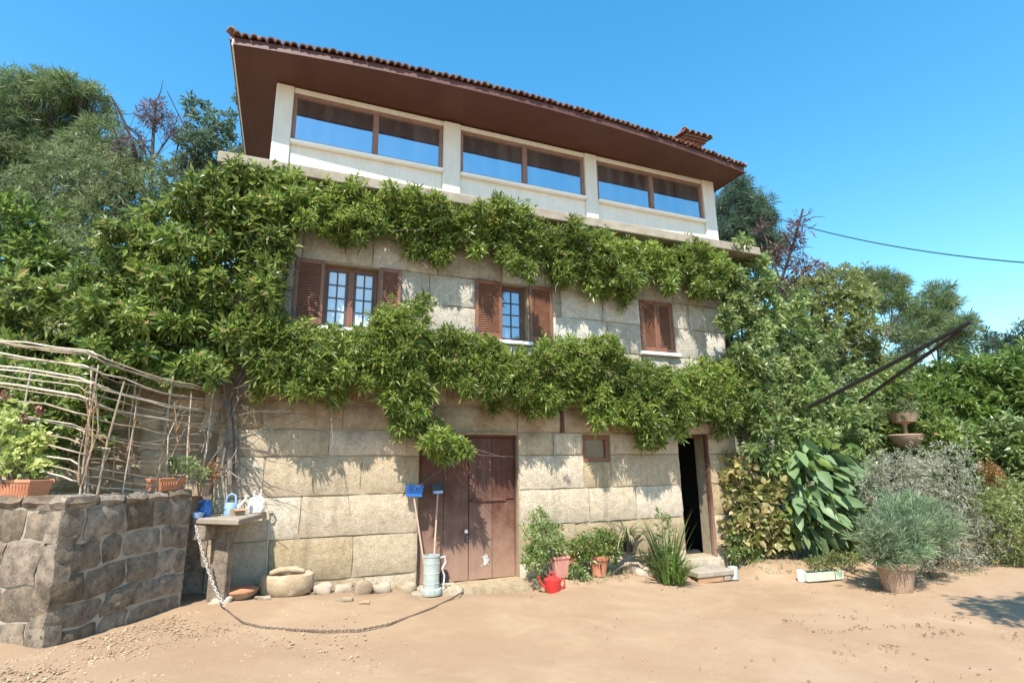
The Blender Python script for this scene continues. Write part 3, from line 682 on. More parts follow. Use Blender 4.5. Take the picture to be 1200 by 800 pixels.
# end return and rough capping stones
face_stones(C2, C2+np.array([-.35,.30]), [.75,1.0,1.27], 9, .2, .4, 'stone', RW, M['wall_stone'], amp=.016, base=RL)
m_ = MB(); m_.prism([(-1.42,-.5),(-1.30,-.5),(-1.30,.28),(-1.42,.28)], -.1, 1.05); m_.v = [tuple(np.array(v)-RL) for v in m_.v]; m_.build('recess_wall', M['wall_stone'], RW)
m_ = MB(); m_.prism([(-1.29,.06),(-.84,.06),(-.84,.20),(-1.29,.20)], -.1, 1.05); m_.v = [tuple(np.array(v)-RL) for v in m_.v]; m_.build('recess_wall', M['wall_stone'], RW)
rr = np.random.default_rng(21)
def caps(P, Q, seed):
    d = Q-P; Ln = np.linalg.norm(d); d = d/Ln; nn = np.array([d[1],-d[0]]); u = 0; ang = math.atan2(d[1], d[0])
    while u < Ln-.05:
        w_ = min(rr.uniform(.22,.42), Ln-u); V, F = stone_mesh(w_-.02, .085+rr.uniform(0,.03), .32, rr, 4, 2, .02, .025, .012); W_ = []
        for a, y, c in V: p = P+d*(u+a+.01)-nn*(y-.02); W_.append(np.array([p[0],p[1],1.262+c])-RL)
        m_ = MB(); m_.add(W_, F); m_.build('cap_stone', M['wall_stone'], RW, True); u += w_
caps(B2, C2, 1); caps(A9, B2, 2)
mb = MB(); TP = [A9+np.array([.22,.24]), B2+np.array([-.15,.28]), C2+np.array([-.25,.12]), (-.95,.4), (-.95,1.2), (-9,1.2), (-9,-3)]
mb.prism(TP, 1.05, 1.26); tag(mb.build('terrace_soil', M['soil']), 'dry earth terrace behind the retaining wall', kind='structure')
BW = thing('garden_back_wall', 'brown rubble wall behind the cane trellis beside the house corner', 'stone wall', (-2.4,.55,1.2))
face_stones(np.array([-4.6,.9]), np.array([-.86,.30]), [1.2,1.5,1.82,2.1,2.4,2.75], 14, .25, .55, 'stone', BW, M['rubble'], base=np.array([-2.4,.55,1.2]))
backing(np.array([-4.6,.9]), np.array([-.86,.30]), 1.1, 2.75, .3, 'mortar_core', M['mortar'], BW, np.array([-2.4,.55,1.2]))
# house-side pier of the wash place
# ------------------------------------------------------------------ trellis
TR = thing('cane_trellis', 'bleached cane trellis fence of rails and posts above the stone wall', 'trellis', (-1.5,-1.6,1.3)); TB = np.array([-1.5,-1.6,1.3])
ln = [A2+(A2-B2)*2.4+np.array([.12,.26]), B2+np.array([-.05,.24]), np.array([-1.72,-1.70]), np.array([-1.22,-1.1])+np.array([-.05,.03]), np.array([-.92,-.12])]
def tl(u):
    k = min(int(u), 3); f = u-k; p = ln[k]*(1-f)+ln[k+1]*f; return p
tops = [2.98, 2.75, 2.68, 2.58, 2.62]
rr = np.random.default_rng(31)
for k, h in enumerate([0, .025, .05, .15, .17, .28, .31, .37, .46, .49, .60, .73, .77, .88, .97, 1.07, 1.16, 1.22]):
    pts = []
    for u in np.linspace(0, 4-rr.uniform(0,.25), 13):
        p = tl(u); kk = min(int(u),3); z = tops[kk]*(1-(u-kk))+tops[kk+1]*(u-kk)-h; pts.append(np.array([p[0]+rr.normal()*.012-.02*(k%2), p[1]+rr.normal()*.012, z+rr.normal()*.010])-TB)
    m_ = MB(); r0 = rr.uniform(.006,.0105)*(1.45 if k in (0,5,8) else 1); m_.tube(pts, [r0*(1-.35*i/12) for i in range(13)], 7); m_.build('rail', M['stick'], TR, True)
for k, (u, tall) in enumerate([(.42,1.0),(1.62,1.0),(1.86,1.0),(2.02,1.0),(2.12,.9),(2.98,1.02),(3.62,.95),(3.9,1.0)]):
    p = tl(u); m_ = MB(); r0 = rr.uniform(.009,.014)*(1.25 if k % 4 == 3 else 1); b = np.array([p[0],p[1],1.26])-TB; le = rr.normal(size=2)*.05
    m_.tube([b, b+np.array([le[0]*.5+rr.normal()*.01,le[1]*.5,.65*tall]), b+np.array([le[0],le[1],1.36*tall])], [r0, r0*.9, r0*.7], 7); m_.build('post', M['stick'], TR, True)
for k in range(40):
    u = rr.uniform(1.4,2.6) if k < 26 else rr.uniform(3.0,3.95); p = tl(u); q = tl(min(3.99,u+rr.normal()*.09)); m_ = MB(); a = np.array([p[0],p[1],rr.uniform(1.3,2.2)])-TB; b = np.array([q[0],q[1],rr.uniform(1.6,2.6)])-TB
    m_.tube([a,(a+b)/2+rr.normal(size=3)*.05,b], [.006,.005,.003], 5); m_.build('twig', M['wood' if k % 3 else 'stick'], TR, True)
# wash table
ZTB = 1.035
WT = thing('wash_table', 'stone wash slab on a pier in the nook beside the house', 'stone table', (-.6,-.5,.05)); WB = np.array([-.6,-.5,.05])
def off(m_, b): m_.v = [tuple(np.array(v)-b) for v in m_.v]; return m_
m_ = MB(); m_.prism([(-.95,-.60),(-.43,-1.08),(-.16,-.06),(-.84,-.06)], ZTB-.07, ZTB); off(m_,WB).build('slab_top', M['slab'], WT, bevel=.012)
m_ = MB(); m_.prism([(-.74,-.50),(-.54,-.66),(-.48,-.52),(-.66,-.38)], .0, ZTB-.072); off(m_,WB).build('pier', M['wall_stone'], WT, bevel=.015)
m_ = MB(); m_.prism([(-.955,-.59),(-.80,-.72),(-.62,-.45),(-.83,-.32)], ZTB-.26, ZTB-.073); off(m_,WB).build('corbel', M['wall_stone'], WT, bevel=.02)
m_ = MB(); cpt = onY(328, 600, -.05); m_.tube([(-.15,-.03,ZTB-.0),(-.11,-.04,ZTB+.02),(-.07,-.045,ZTB-.03),(-.08,-.04,ZTB-.10),(-.13,-.03,ZTB-.14)], .012, 7); off(m_,WB).build('tap_pipe', M['zinc'], WT, True)
m_ = MB(); m_.tube([(-.13,-.03,ZTB-.14),(-.12,-.03,.5),(-.11,-.03,.1)], .010, 6); off(m_,WB).build('tap_pipe', M['zinc'], WT, True)

# things on the table
def on_table(px, py, y=-.38): p = onY(px, py, y); return np.array([p[0], y, ZTB])
p = on_table(241, 600, -.50); b = thing('jug', 'dark blue plastic jug at the left end of the wash slab', 'jug', p)
m_ = MB(); m_.lathe([(.062,0),(.068,.01),(.066,.08),(.055,.14),(.035,.185),(.032,.20),(.028,.20),(.03,.18)], 16); m_.build('body', M['blueplastic'], b, True)
m_ = MB(); m_.tube([(-.04,0,.19),(-.09,0,.17),(-.10,0,.09),(-.06,0,.05)], .010, 6); m_.build('handle', M['blueplastic'], b, True)
p = on_table(236, 604, -.55); b = thing('plastic_tub', 'small grey blue tub at the edge of the wash slab', 'tub', (p[0]-.03,p[1]-.06,ZTB))
m_ = MB(); m_.lathe([(.05,0),(.07,.06),(.066,.06),(.048,.008)], 14); m_.build('shell', M['bluelight'], b, True); m_ = MB(); m_.lathe([(.045,.012),(.045,.018)], 10); m_.build('soap', M['whitecloth'], b, True)
p = on_table(270, 597); b = thing('watering_can', 'pale blue watering can with arched handle on the wash slab', 'watering can', p)
m_ = MB(); m_.lathe([(.075,0),(.08,.01),(.07,.13),(.06,.15),(.05,.15),(.06,.12)], 16); m_.build('body', M['bluelight'], b, True)
m_ = MB(); m_.tube([(-.06,0,.13),(-.05,0,.22),(.0,0,.255),(.045,0,.23),(.055,0,.14)], .013, 7); m_.build('handle', M['bluelight'], b, True)
m_ = MB(); m_.tube([(.06,.0,.05),(.12,.0,.13),(.17,.0,.20)], [.02,.015,.012], 8); m_.lathe([(.012,0),(.03,.03),(.03,.035)], 10, (.17,0,.195)); m_.build('spout', M['sill'], b, True)
p = on_table(277, 601, -.50); b = thing('cardboard_box', 'small open brown box at the middle of the wash slab', 'box', (p[0]+.01,p[1]+.02,ZTB), rz=.4)
m_ = MB(); m_.box(-.07,.07,-.05,-.045,0,.08); m_.box(-.07,.07,.045,.05,0,.08); m_.box(-.07,-.065,-.0449,.0449,0,.08); m_.box(.065,.07,-.0449,.0449,0,.08); m_.box(-.0649,.0649,-.0449,.0449,0,.005); m_.build('carton', M['card'], b)
m_ = MB(); m_.add([(-.07,-.051,.08),(.07,-.051,.08),(.07,-.10,.06),(-.07,-.10,.06),(-.07,-.048,.082),(.07,-.048,.082),(.07,-.097,.062),(-.07,-.097,.062)], [(0,1,2,3),(7,6,5,4),(0,4,5,1),(2,6,7,3),(1,5,6,2),(0,3,7,4)]); m_.build('flap', M['card'], b)
p = on_table(255, 598); b = thing('leaf_clump', 'dark straggly seedling between the blue jug and watering can', 'plant', p)
rg2 = np.random.default_rng(3); P, A = blob_points([(np.array([p[0],p[1],p[2]+.08]), np.array([.06,.05,.08]))], 500, rg2); bb, d, LL, WW = tufts(P, A, 3, .05, .02, rg2); leaves('foliage', M['olive'], bb, d, LL, WW, b, rg2, loc=p)
m_ = MB(); m_.tube([(0,0,0),(.01,0,.06),(0,.01,.12)], .005, 5); m_.build('stem', M['trunk'], b)
# crumpled white bag
p = on_table(300, 598, -.22); b = thing('white_bag', 'crumpled white bag with loose handles at the right of the wash slab', 'bag', (p[0],-.22,ZTB))
r3 = np.random.default_rng(9); m_ = MB(); prof = [(.05,0),(.095,.01),(.11,.06),(.10,.12),(.075,.17),(.05,.20),(.045,.21)]; m_.lathe(prof, 22, sy=.7); m_.v = [tuple(np.array(v)*(1+r3.normal()*.045)) for v in m_.v]; m_.build('body', M['whitecloth'], b, False)
for s in (-1, 1):
    m_ = MB(); m_.tube([(s*.03,0,.19),(s*.045,.0,.26),(s*.02+.02,.0,.30)], [.016,.012,.006], 6); m_.build('handle', M['whitecloth'], b, True)

# ------------------------------------------------------------------ planters on the wall
def trough_pot(name, label, cat, p, rz, L, h, W_, mat):
    b = thing(name, label, cat, p, rz=rz); m_ = MB(); t = .012
    lo = [(-L*.46,-W_*.42),(L*.46,-W_*.42),(L*.46,W_*.42),(-L*.46,W_*.42)]; hi = [(-L*.5,-W_*.5),(L*.5,-W_*.5),(L*.5,W_*.5),(-L*.5,W_*.5)]
    V = [(x,y,0) for x,y in lo]+[(x,y,h) for x,y in hi]+[(x*.94,y*.90,h) for x,y in hi]+[(x*.94,y*.88,.02) for x,y in lo]
    m_.add(V, [(3,2,1,0)]+[(i,(i+1)%4,4+(i+1)%4,4+i) for i in range(4)]+[(4+i,4+(i+1)%4,8+(i+1)%4,8+i) for i in range(4)]+[(8+i,8+(i+1)%4,12+(i+1)%4,12+i) for i in range(4)]+[(12,13,14,15)])
    m_.build('pot', mat, b, bevel=.004); m_ = MB()
    for k in range(11):
        u = -L*.44+L*.88*k/10; m_.add([(u-.012,-W_*.43,.02),(u+.012,-W_*.43,.02),(u*1.07+.012,-W_*.50-.004,h*.78),(u*1.07-.012,-W_*.50-.004,h*.78),(u,-W_*.455-.012,.02),(u*1.07,-W_*.525-.012,h*.78)], [(0,4,5,3),(4,1,2,5),(0,1,4),(3,5,2)])
    m_.build('ribs', mat, b)
    m_ = MB(); m_.box(-L*.52,L*.52,-W_*.53,-W_*.49,h*.84,h+.006); m_.box(-L*.52,L*.52,W_*.49,W_*.53,h*.84,h+.006); m_.build('rim', mat, b, bevel=.004)
    m_ = MB(); m_.box(-L*.45,L*.45,-W_*.42,W_*.42,h*.75,h*.86); m_.build('soil', M['darksoil'], b); return b
def plant_on(b, blobs, mat, dens, n, L, W_, seed, name='foliage', wide=False, up=.35, spread=(20,85), inner=.4, droop=.12, stems=0):
    rr_ = np.random.default_rng(seed); loc = np.array(b.location); c_, s_ = math.cos(-b.rotation_euler.z), math.sin(-b.rotation_euler.z)
    P, A = blob_points(blobs, dens, rr_, inner); bb, d, LL, WW = tufts(P, A, n, L, W_, rr_, up, spread=spread)
    R = np.array([[c_,-s_,0],[s_,c_,0],[0,0,1]])
    o = leaves(name, M[mat], (bb-loc)@R.T, d@R.T, LL, WW, b, rr_, wide=wide, droop=droop)
    if stems:
        m_ = MB()
        for k in range(stems):
            e = (P[rr_.integers(len(P))]-loc)@R.T; s0 = np.array([e[0]*.25, e[1]*.25, 0]); m_.tube([s0, s0*.5+e*.5+rr_.normal(size=3)*.02, e], [.010,.007,.003], 5)
        m_.build('stem', M['trunk'], b, True)
    return o
angA = math.atan2((B2-A2)[1], (B2-A2)[0])
q = onV = None
pp = np.array([-2.27,-1.55,1.36]); b = trough_pot('trough_planter', 'ribbed terracotta trough of pale green geraniums on the wall corner', 'planter', pp, angA-.1, .50, .155, .2, M['terracotta'])
def atd(px, py, y): return onY(px, py, y)
def PBY(px,py,rx,ry,Y,dep): return PB(px,py,rx,ry,Y=Y,dep=dep)
plant_on(b, [PBY(18,530,26,22,-1.56,.11), PBY(42,515,17,20,-1.54,.09), PBY(8,500,18,25,-1.55,.1), PBY(30,545,22,10,-1.58,.1)], 'lime', 330, 3, .062, .06, 41, wide=True, up=.6, stems=9)
plant_on(b, [PBY(52,545,13,14,-1.52,.07)], 'fresh', 380, 3, .05, .045, 42, wide=True)
for fl in ((6,462,6,5),(47,480,7,6),(28,490,5,5)): plant_on(b, [PBY(*fl,-1.55,.03)], 'flower', 420, 3, .03, .03, 43, name='flower_head', wide=True)
pc = onZ(216, 571, 1.36); pp = np.array([pc[0],pc[1],1.36]); pp = np.array([-1.22,-.86,1.355])
b = trough_pot('trough_planter', 'terracotta trough with dark leafy seedlings beside the wash slab', 'planter', pp, math.atan2((C2-B2)[1],(C2-B2)[0]), .40, .14, .18, M['terracotta'])
plant_on(b, [PBY(213,546,16,9,-.86,.07), PBY(232,552,10,8,-.70,.05)], 'fresh', 420, 4, .06, .026, 44, stems=5)
b = thing('flower_pot', 'small weathered clay pot of reddish stems at the house corner', 'plant pot', (-.90,-.30,1.27))
m_ = MB(); m_.lathe([(.055,0),(.08,.13),(.088,.13),(.088,.16),(.075,.16),(.07,.12),(.03,.11)], 16); m_.build('pot', M['terra_old'], b, True)
plant_on(b, [PBY(246,552,12,14,-.30,.07)], 'orangeleaf', 420, 4, .06, .014, 45, up=.9, stems=4)

# ------------------------------------------------------------------ foot of the wall
gz = lambda p: g0(p[0], p[1])
def rock(name, label, cat, p, r, seed, mat, group=None, rz=0.0):
    rr_ = np.random.default_rng(seed); bm = bmesh.new(); bmesh.ops.create_icosphere(bm, subdivisions=3, radius=1.0)
    ph = rr_.uniform(0,6.28,(5,3)); fr = rr_.uniform(1.2,3.4,(5,3))
    for v in bm.verts:
        c = np.array(v.co); k = 1+sum(.09*math.sin(fr[i]@c+ph[i].sum()) for i in range(5))
        c = np.sign(c)*np.abs(c)**.66*k+rr_.normal(size=3)*.034; v.co = Vector(c*np.array(r)*.92)
    me_ = bpy.data.meshes.new(name); bm.to_mesh(me_); bm.free()
    o = link(name, me_, mat, None, True, (p[0],p[1],p[2]+r[2]*.55)); o.rotation_euler.z = rz; return tag(o, label, cat, group)
p = onG(333, 698); b = thing('stone_trough', 'round carved granite trough against the foot of the house', 'stone trough', (p[0]+.02,-.26,.0), rz=.05)
m_ = MB(); m_.lathe([(.20,0),(.30,.05),(.335,.15),(.32,.26),(.27,.285),(.22,.275),(.20,.16),(.10,.12)], 26, sy=.62)
r3 = np.random.default_rng(2); m_.v = [tuple(np.array(v)*(1+.012*math.sin(v[0]*20)+r3.normal()*.02)) for v in m_.v]; m_.build('basin', M['trough'], b, True)
m_ = MB(); m_.tube([(-.22,.04,.285),(-.1,.05,.315),(.08,.05,.315),(.2,.04,.285)], [.03,.042,.042,.03], 10); m_.build('lip', M['trough'], b, True)
p = onY(281, 690, -.38); b = thing('clay_dish', 'shallow red clay dish under the wash slab', 'dish', (p[0],-.38,gz(p)))
m_ = MB(); m_.lathe([(.13,0),(.19,.05),(.205,.10),(.19,.10),(.17,.05),(.06,.03)], 24); m_.build('bowl', M['terra_old'], b, True); m_ = MB(); m_.lathe([(.202,.088),(.215,.09),(.215,.107),(.202,.109)], 24); m_.build('rim', M['terracotta'], b, True)
rk = [((258,706),(.13,.08,.055),'pale squared brick on the ground before the clay dish','brick'), ((308,703),(.10,.07,.05),'small flat rock left of the carved trough','rock'),
      ((378,694),(.13,.10,.095),'speckled rock just right of the carved trough','rock'), ((403,692),(.14,.09,.08),'pale rock between the speckled and grey rocks','rock'),
      ((424,694),(.115,.10,.115),'upright grey rock in the row under the house wall','rock'), ((448,692),(.13,.09,.09),'tan rock in the row left of the squared block','rock'),
      ((476,692),(.13,.09,.095),'cream squared rock left of the zinc tube','rock'), ((403,703),(.11,.06,.035),'low flat rock in front of the pale rock','rock')]
for i, (px, r, lab, cat) in enumerate(rk):
    p = onG(*px); rock('rock' if cat == 'rock' else 'brick', lab, cat, (p[0], min(p[1],-.12) , gz(p)-.02), r, 50+i, M['rock'], 'rocks along the foot of the house')
p = onG(428, 707); b = MB(); b.tube([(-.08,0,.01),(0,.02,.015),(.05,-.01,.012)], [.012,.02,.016], 6); tag(b.build('clay_shard', M['terra_old'], None, True, loc=(p[0],p[1],gz(p))), 'broken orange clay shard on the sand below the rocks', 'shard')
# zinc tube bin with two brooms
p = np.array([2.02,-.26,-.11]); b = thing('zinc_tube', 'tall grey zinc tube bin beside the maroon door', 'bin', p)
m_ = MB(); m_.lathe([(.112,0),(.112,.46),(.119,.465),(.119,.485),(.102,.485),(.102,.03)], 22); m_.build('body', M['zinc'], b, True)
for zz in (.12,.25,.38):
    m_ = MB(); m_.lathe([(.111,zz-.008),(.117,zz),(.111,zz+.008)], 22); m_.build('hoop', M['zinc'], b, True)
m_ = MB(); m_.lathe([(.15,-.03),(.16,.0),(.15,.05),(.13,.055)], 20); m_.build('foot', M['zinc'], b, True)
m_ = MB(); m_.tube([(.13,0,.44),(.19,-.02,.46),(.20,-.02,.38),(.15,-.02,.30),(.19,0,.20),(.18,.02,.02)], .012, 6); m_.build('rope', M['whitecloth'], b, True)
def broom(label, basep, topp, mat, bw, bh, tilt):
    basep = np.array(basep); topp = np.array(topp); b = thing('broom', label, 'broom', basep); d = topp-basep; m_ = MB(); m_.tube([(0,0,0), d*.5, d], .013, 8); m_.build('handle', M['broomstick'], b, True)
    c, s = math.cos(tilt), math.sin(tilt)
    def T(u, v, y): return (d[0]+u*c-v*s, d[1]+y, d[2]+u*s+v*c)
    m_ = MB(); m_.add([T(-bw*.42,.0,-.03),T(bw*.42,.0,-.03),T(bw*.42,.045,-.03),T(-bw*.42,.045,-.03),T(-bw*.42,.0,.03),T(bw*.42,.0,.03),T(bw*.42,.045,.03),T(-bw*.42,.045,.03)], [(0,1,2,3),(7,6,5,4),(0,4,5,1),(1,5,6,2),(2,6,7,3),(3,7,4,0)]); m_.build('head', M['bluelight'] if mat == 'tealplastic' else M[mat], b, bevel=.006)
    m_ = MB(); r_ = random.Random(int(bw*1000))
    for i in range(14):
        for j in range(4):
            u = -bw*.42+bw*.84*(i+.5)/14; y = -.025+.0167*j; e = 1.18; m_.tube([T(u,.044,y), T(u*e+r_.uniform(-.008,.008), .044+bh*r_.uniform(.85,1.05), y*1.5)], [.007,.005], 4)
    tag(m_.build('bristles', M[mat], b), kind='stuff')
ft = lambda px, py, y: onY(px, py, y)
broom('blue broom propped bristles up against the stone left of the door', (1.98,-.24,-.07), onY(485,582,-.10), 'blueplastic', .27, .13, -.06)
broom('dark teal broom propped bristles up against the maroon door', (2.05,-.22,-.07), onY(513,578,.02), 'tealplastic', .18, .10, .0)

# chain
p0 = onZ(231, 627, ZTB-.12); pts = [np.array([-.88,-.86,.97])]
gp = [(266,716),(272,722),(285,731),(305,736),(340,739),(380,741),(420,740),(455,733),(485,722),(510,712),(530,702),(545,693),(551,686)]
gpts = []
for px in gp: q = onG(*px); gpts.append(np.array([q[0],q[1],gz(q)+.015]))
gpts[-1] = np.array([gpts[-1][0], gpts[-1][1], gz(gpts[-1])+.03])
def resample(P, step):
    P = np.array(P); sl_ = np.linalg.norm(np.diff(P,axis=0),axis=1); cu = np.concatenate([[0],np.cumsum(sl_)]); n_ = int(cu[-1]/step)
    return np.stack([np.interp(np.arange(n_)*step, cu, P[:,k]) for k in range(3)],1)
hang = [np.array([-.88,-.86,.97])+(gpts[0]-np.array([-.88,-.86,.97]))*f+np.array([0,0,-.10*4*f*(1-f)]) for f in np.linspace(0,1,8)]
CHN = thing('chain', 'long rusty chain hanging from the wash slab and curving over the sand', 'chain', gpts[0]); cb = gpts[0]
def links(P, r, wire, mat, name):
    m_ = MB()
    for i in range(len(P)-1):
        d = nrm(P[i+1]-P[i]); a = nrm(np.cross(d,[0,0,1.0])+1e-6); c_ = np.cross(d,a)
        if i % 2: a, c_ = c_, a
        m = (P[i]+P[i+1])/2-cb; le = np.linalg.norm(P[i+1]-P[i])*.72
        m_.tube([m+d*le*math.cos(t)+a*r*math.sin(t) for t in np.linspace(0,2*math.pi,9)], wire, 5, False)
    return m_.build(name, M[mat], CHN, True)
links(resample(hang, .034), .012, .0052, 'palechain', 'hanging_links'); links(resample(gpts, .034), .009, .0044, 'chain', 'ground_links')

# ------------------------------------------------------------------ plants by the big door
def pot_round(name, label, cat, p, r, h, mat, group=None):
    b = thing(name, label, cat, p, group); m_ = MB(); m_.lathe([(r*.68,0),(r*.94,h*.80),(r*1.04,h*.80),(r*1.06,h),(r*.92,h),(r*.88,h*.85),(r*.2,h*.83)], 24); m_.build('pot', mat, b, True)
    m_ = MB(); m_.lathe([(r*.86,h*.84),(r*.5,h*.90),(r*.05,h*.91)], 16); m_.build('soil', M['darksoil'], b, True); return b
def GP(px, py, ymax=None):
    q = onG(px, py)
    if ymax is not None and q[1] > ymax: q = onY(px, py, ymax)
    return np.array([q[0], q[1], g0(q[0], q[1])])
p = GP(648,694); b = thing('watering_can', 'bright red plastic watering can on the sand by the pots', 'watering can', p, rz=-.3)
m_ = MB(); m_.lathe([(.095,0),(.10,.01),(.125,.16),(.13,.18),(.118,.19),(.05,.215),(.045,.22)], 22); m_.build('body', M['redplastic'], b, True)
m_ = MB(); m_.tube([(.11,0,.15),(.165,0,.17),(.175,0,.10),(.11,0,.04)], .014, 7); m_.build('side_handle', M['redplastic'], b, True)
m_ = MB(); m_.tube([(-.06,0,.195),(-.04,0,.27),(.03,0,.27),(.05,0,.205)], .013, 7); m_.build('top_handle', M['redplastic'], b, True)
m_ = MB(); m_.tube([(-.10,0,.06),(-.16,0,.12),(-.20,0,.20)], [.022,.016,.014], 8); m_.lathe([(.014,0),(.03,.02),(.03,.025)], 10, (-.20,0,.195)); m_.build('spout', M['redplastic'], b, True)
p = GP(655,676); b = thing('potted_shrub', 'tall leafy shrub growing from a square pinkish pot by the door', 'potted plant', p)
m_ = MB(); V = []; 
for r_, z_ in ((.10,0),(.125,.27),(.135,.27),(.135,.31),(.115,.31),(.11,.26)): V += [(-r_,-r_,z_),(r_,-r_,z_),(r_,r_,z_),(-r_,r_,z_)]
m_.add(V, [(3,2,1,0),(20,21,22,23)]+[(4*k+i,4*k+(i+1)%4,4*k+4+(i+1)%4,4*k+4+i) for k in range(5) for i in range(4)]); m_.build('pot', M['pinkpot'], b, bevel=.006)
yb = p[1]
plant_on(b, [PBY(632,628,17,26,yb,.2), PBY(645,632,16,22,yb,.18), PBY(628,655,14,18,yb,.18), PBY(655,640,10,14,yb,.14), PBY(633,605,7,12,yb,.09)], 'fresh', 230, 5, .075, .026, 61, stems=14)
p = GP(702,681); b = pot_round('potted_plant', 'orange terracotta pot with a bushy green plant', 'potted plant', p, .165, .30, M['terracotta']); yb = p[1]
m_ = MB(); q = onY(704,663,p[1]-.17)-p; m_.tube([(q[0],q[1],.20),(q[0]+.005,q[1]-.004,.12)], [.018,.006], 6); m_.build('drip_stain', M['darksoil'], b, True)
plant_on(b, [PBY(697,641,24,14,yb,.22), PBY(716,640,15,13,yb,.18), PBY(680,643,14,14,yb,.18), PBY(705,630,16,9,yb,.16)], 'ivy', 260, 5, .075, .03, 62, stems=10)
plant_on(b, [PBY(700,634,22,10,yb-.05,.16)], 'fresh', 150, 4, .07, .03, 63)
p = GP(676,684); b = thing('low_plant', 'low pale variegated plant between the pink and orange pots', 'plant', p)
plant_on(b, [PBY(675,671,11,10,p[1],.13), PBY(683,678,8,6,p[1],.1)], 'fresh', 330, 4, .065, .035, 64, stems=4)
p = GP(668,655,-.12); b = MB(); half_pipe(b, (0,0,0), (.02,.03,.34), .055, .05, (0,-1,.1)); tag(b.build('clay_tile', M['terracotta'], None, True, loc=(p[0],-.25,p[2]+.12)), 'narrow orange clay tile standing upright behind the pots', 'clay tile')
p = np.array([onY(737,655,-.25)[0], -.25, -.1]); b = pot_round('potted_plant', 'black plastic pot of arching pale strap leaves on the earth mound', 'potted plant', (p[0],p[1],onY(738,646,-.25)[2]), .10, .15, M['black'])
def strap(b, name, mat, n, L, W_, rng_, droop, z0=.1, el=(35,75), azr=(0,6.283), nseg=6, r0=.03):
    V = []; F = []
    for i in range(n):
        az = rng_.uniform(*azr); e = math.radians(rng_.uniform(*el)); l = L*rng_.uniform(.6,1.1); dh = np.array([math.cos(az),math.sin(az),0]); s = np.array([-math.sin(az),math.cos(az),0]); pos = np.array([dh[0]*r0*rng_.random(),dh[1]*r0*rng_.random(),z0]); k0 = len(V)
        for k in range(nseg+1):
            f = k/nseg; w_ = W_*(1-f**1.6)*(.6+.4*min(1,f*4)); V += [pos+s*w_/2+np.array([0,0,w_*.25]), pos-np.array([0,0,0]), pos-s*w_/2+np.array([0,0,w_*.25])]
            pos = pos+(dh*math.cos(e)+np.array([0,0,1])*math.sin(e))*l/nseg; e -= math.radians(droop/nseg*rng_.uniform(.8,1.2))
        for k in range(nseg): a = k0+3*k; F += [(a,a+1,a+4,a+3),(a+1,a+2,a+5,a+4)]
    m_ = MB(); m_.add(V, F); return m_.build(name, M[mat], b, True)
strap(b, 'foliage', 'spider', 46, .72, .04, np.random.default_rng(65), 130, .13, (50,85))
b2 = thing('strap_plant', 'yellow striped strap leaf plant left of the sword leaves', 'plant', (onY(762,650,-.22)[0],-.22,g0(5.9,-.22)+.05)); strap(b2, 'foliage', 'spider', 34, .6, .045, np.random.default_rng(66), 110, .02, (45,85)); strap(b2, 'foliage', 'lime', 16, .45, .04, np.random.default_rng(67), 90, .02, (50,85))
p = GP(783,683); b = thing('sword_plant', 'tall upright clump of green sword leaves left of the open doorway', 'plant', p); strap(b, 'foliage', 'aloe', 44, 1.12, .05, np.random.default_rng(68), 22, 0, (72,89), r0=.16); strap(b, 'foliage', 'aloe', 46, .6, .05, np.random.default_rng(69), 50, 0, (50,85), r0=.14)
plant_on(b, [PBY(781,640,10,26,p[1],.14), PBY(790,665,12,18,p[1]-.03,.14), PBY(776,612,7,16,p[1]+.05,.1)], 'fresh', 120, 5, .10, .022, 168, up=.8, spread=(10,60))
p = GP(797,686); b = thing('weed', 'small spiky light green weed at the left end of the step', 'plant', p); strap(b, 'foliage', 'bright', 60, .34, .018, np.random.default_rng(70), 40, 0, (40,88), r0=.06); strap(b, 'foliage', 'bright', 30, .55, .022, np.random.default_rng(77), 60, .05, (50,85), r0=.08)
for i, (px, r, lab) in enumerate([((733,668),(.17,.12,.12),'rounded dusty rock on the earth mound under the black pot'), ((752,672),(.14,.10,.09),'low rock under the sword leaves'), ((722,662),(.11,.09,.09),'reddish rock beside the orange terracotta pot')]):
    p = GP(*px); rock('rock', lab, 'rock', (p[0],min(p[1],-.2),p[2]-.03), r, 80+i, M['pinkpot'] if i == 2 else M['rock'], 'rocks among the pots')
p = GP(745,678); m_ = MB(); m_.tube([(-.35,.05,.06),(-.15,.02,.17),(.05,-.02,.16),(.14,-.08,.02)], [.012,.018,.02,.022], 7); m_.tube([(.0,0,.16),(.12,.05,.13),(.3,.06,.03)], [.014,.012,.008], 6); tag(m_.build('dry_branch', M['stick'], None, True, loc=tuple(p)), 'dry curved branch lying over the rocks by the pots', 'branch')
# step in front of the open doorway
p = GP(838,684); ST = thing('door_step', 'low cement step with a wooden front board before the open doorway', 'step', (6.55,-.55,g0(6.5,-.6)))
m_ = MB(); m_.box(-.32,.42,-.22,.24,.08,.17); m_.build('top_slab', M['slab'], ST, bevel=.015); m_ = MB(); m_.box(-.30,.20,-.20,-.15,.0,.079); m_.build('front_board', M['wood'], ST, bevel=.005)
m_ = MB(); m_.box(.22,.36,-.205,-.1,.0,.079); m_.build('side_block', M['slab'], ST, bevel=.01); m_ = MB(); m_.lathe([(.085,0),(.09,.1),(.08,.19),(.03,.20)], 14, (.47,-.13,0)); m_.build('kerb_post', M['zinc'], ST, True)

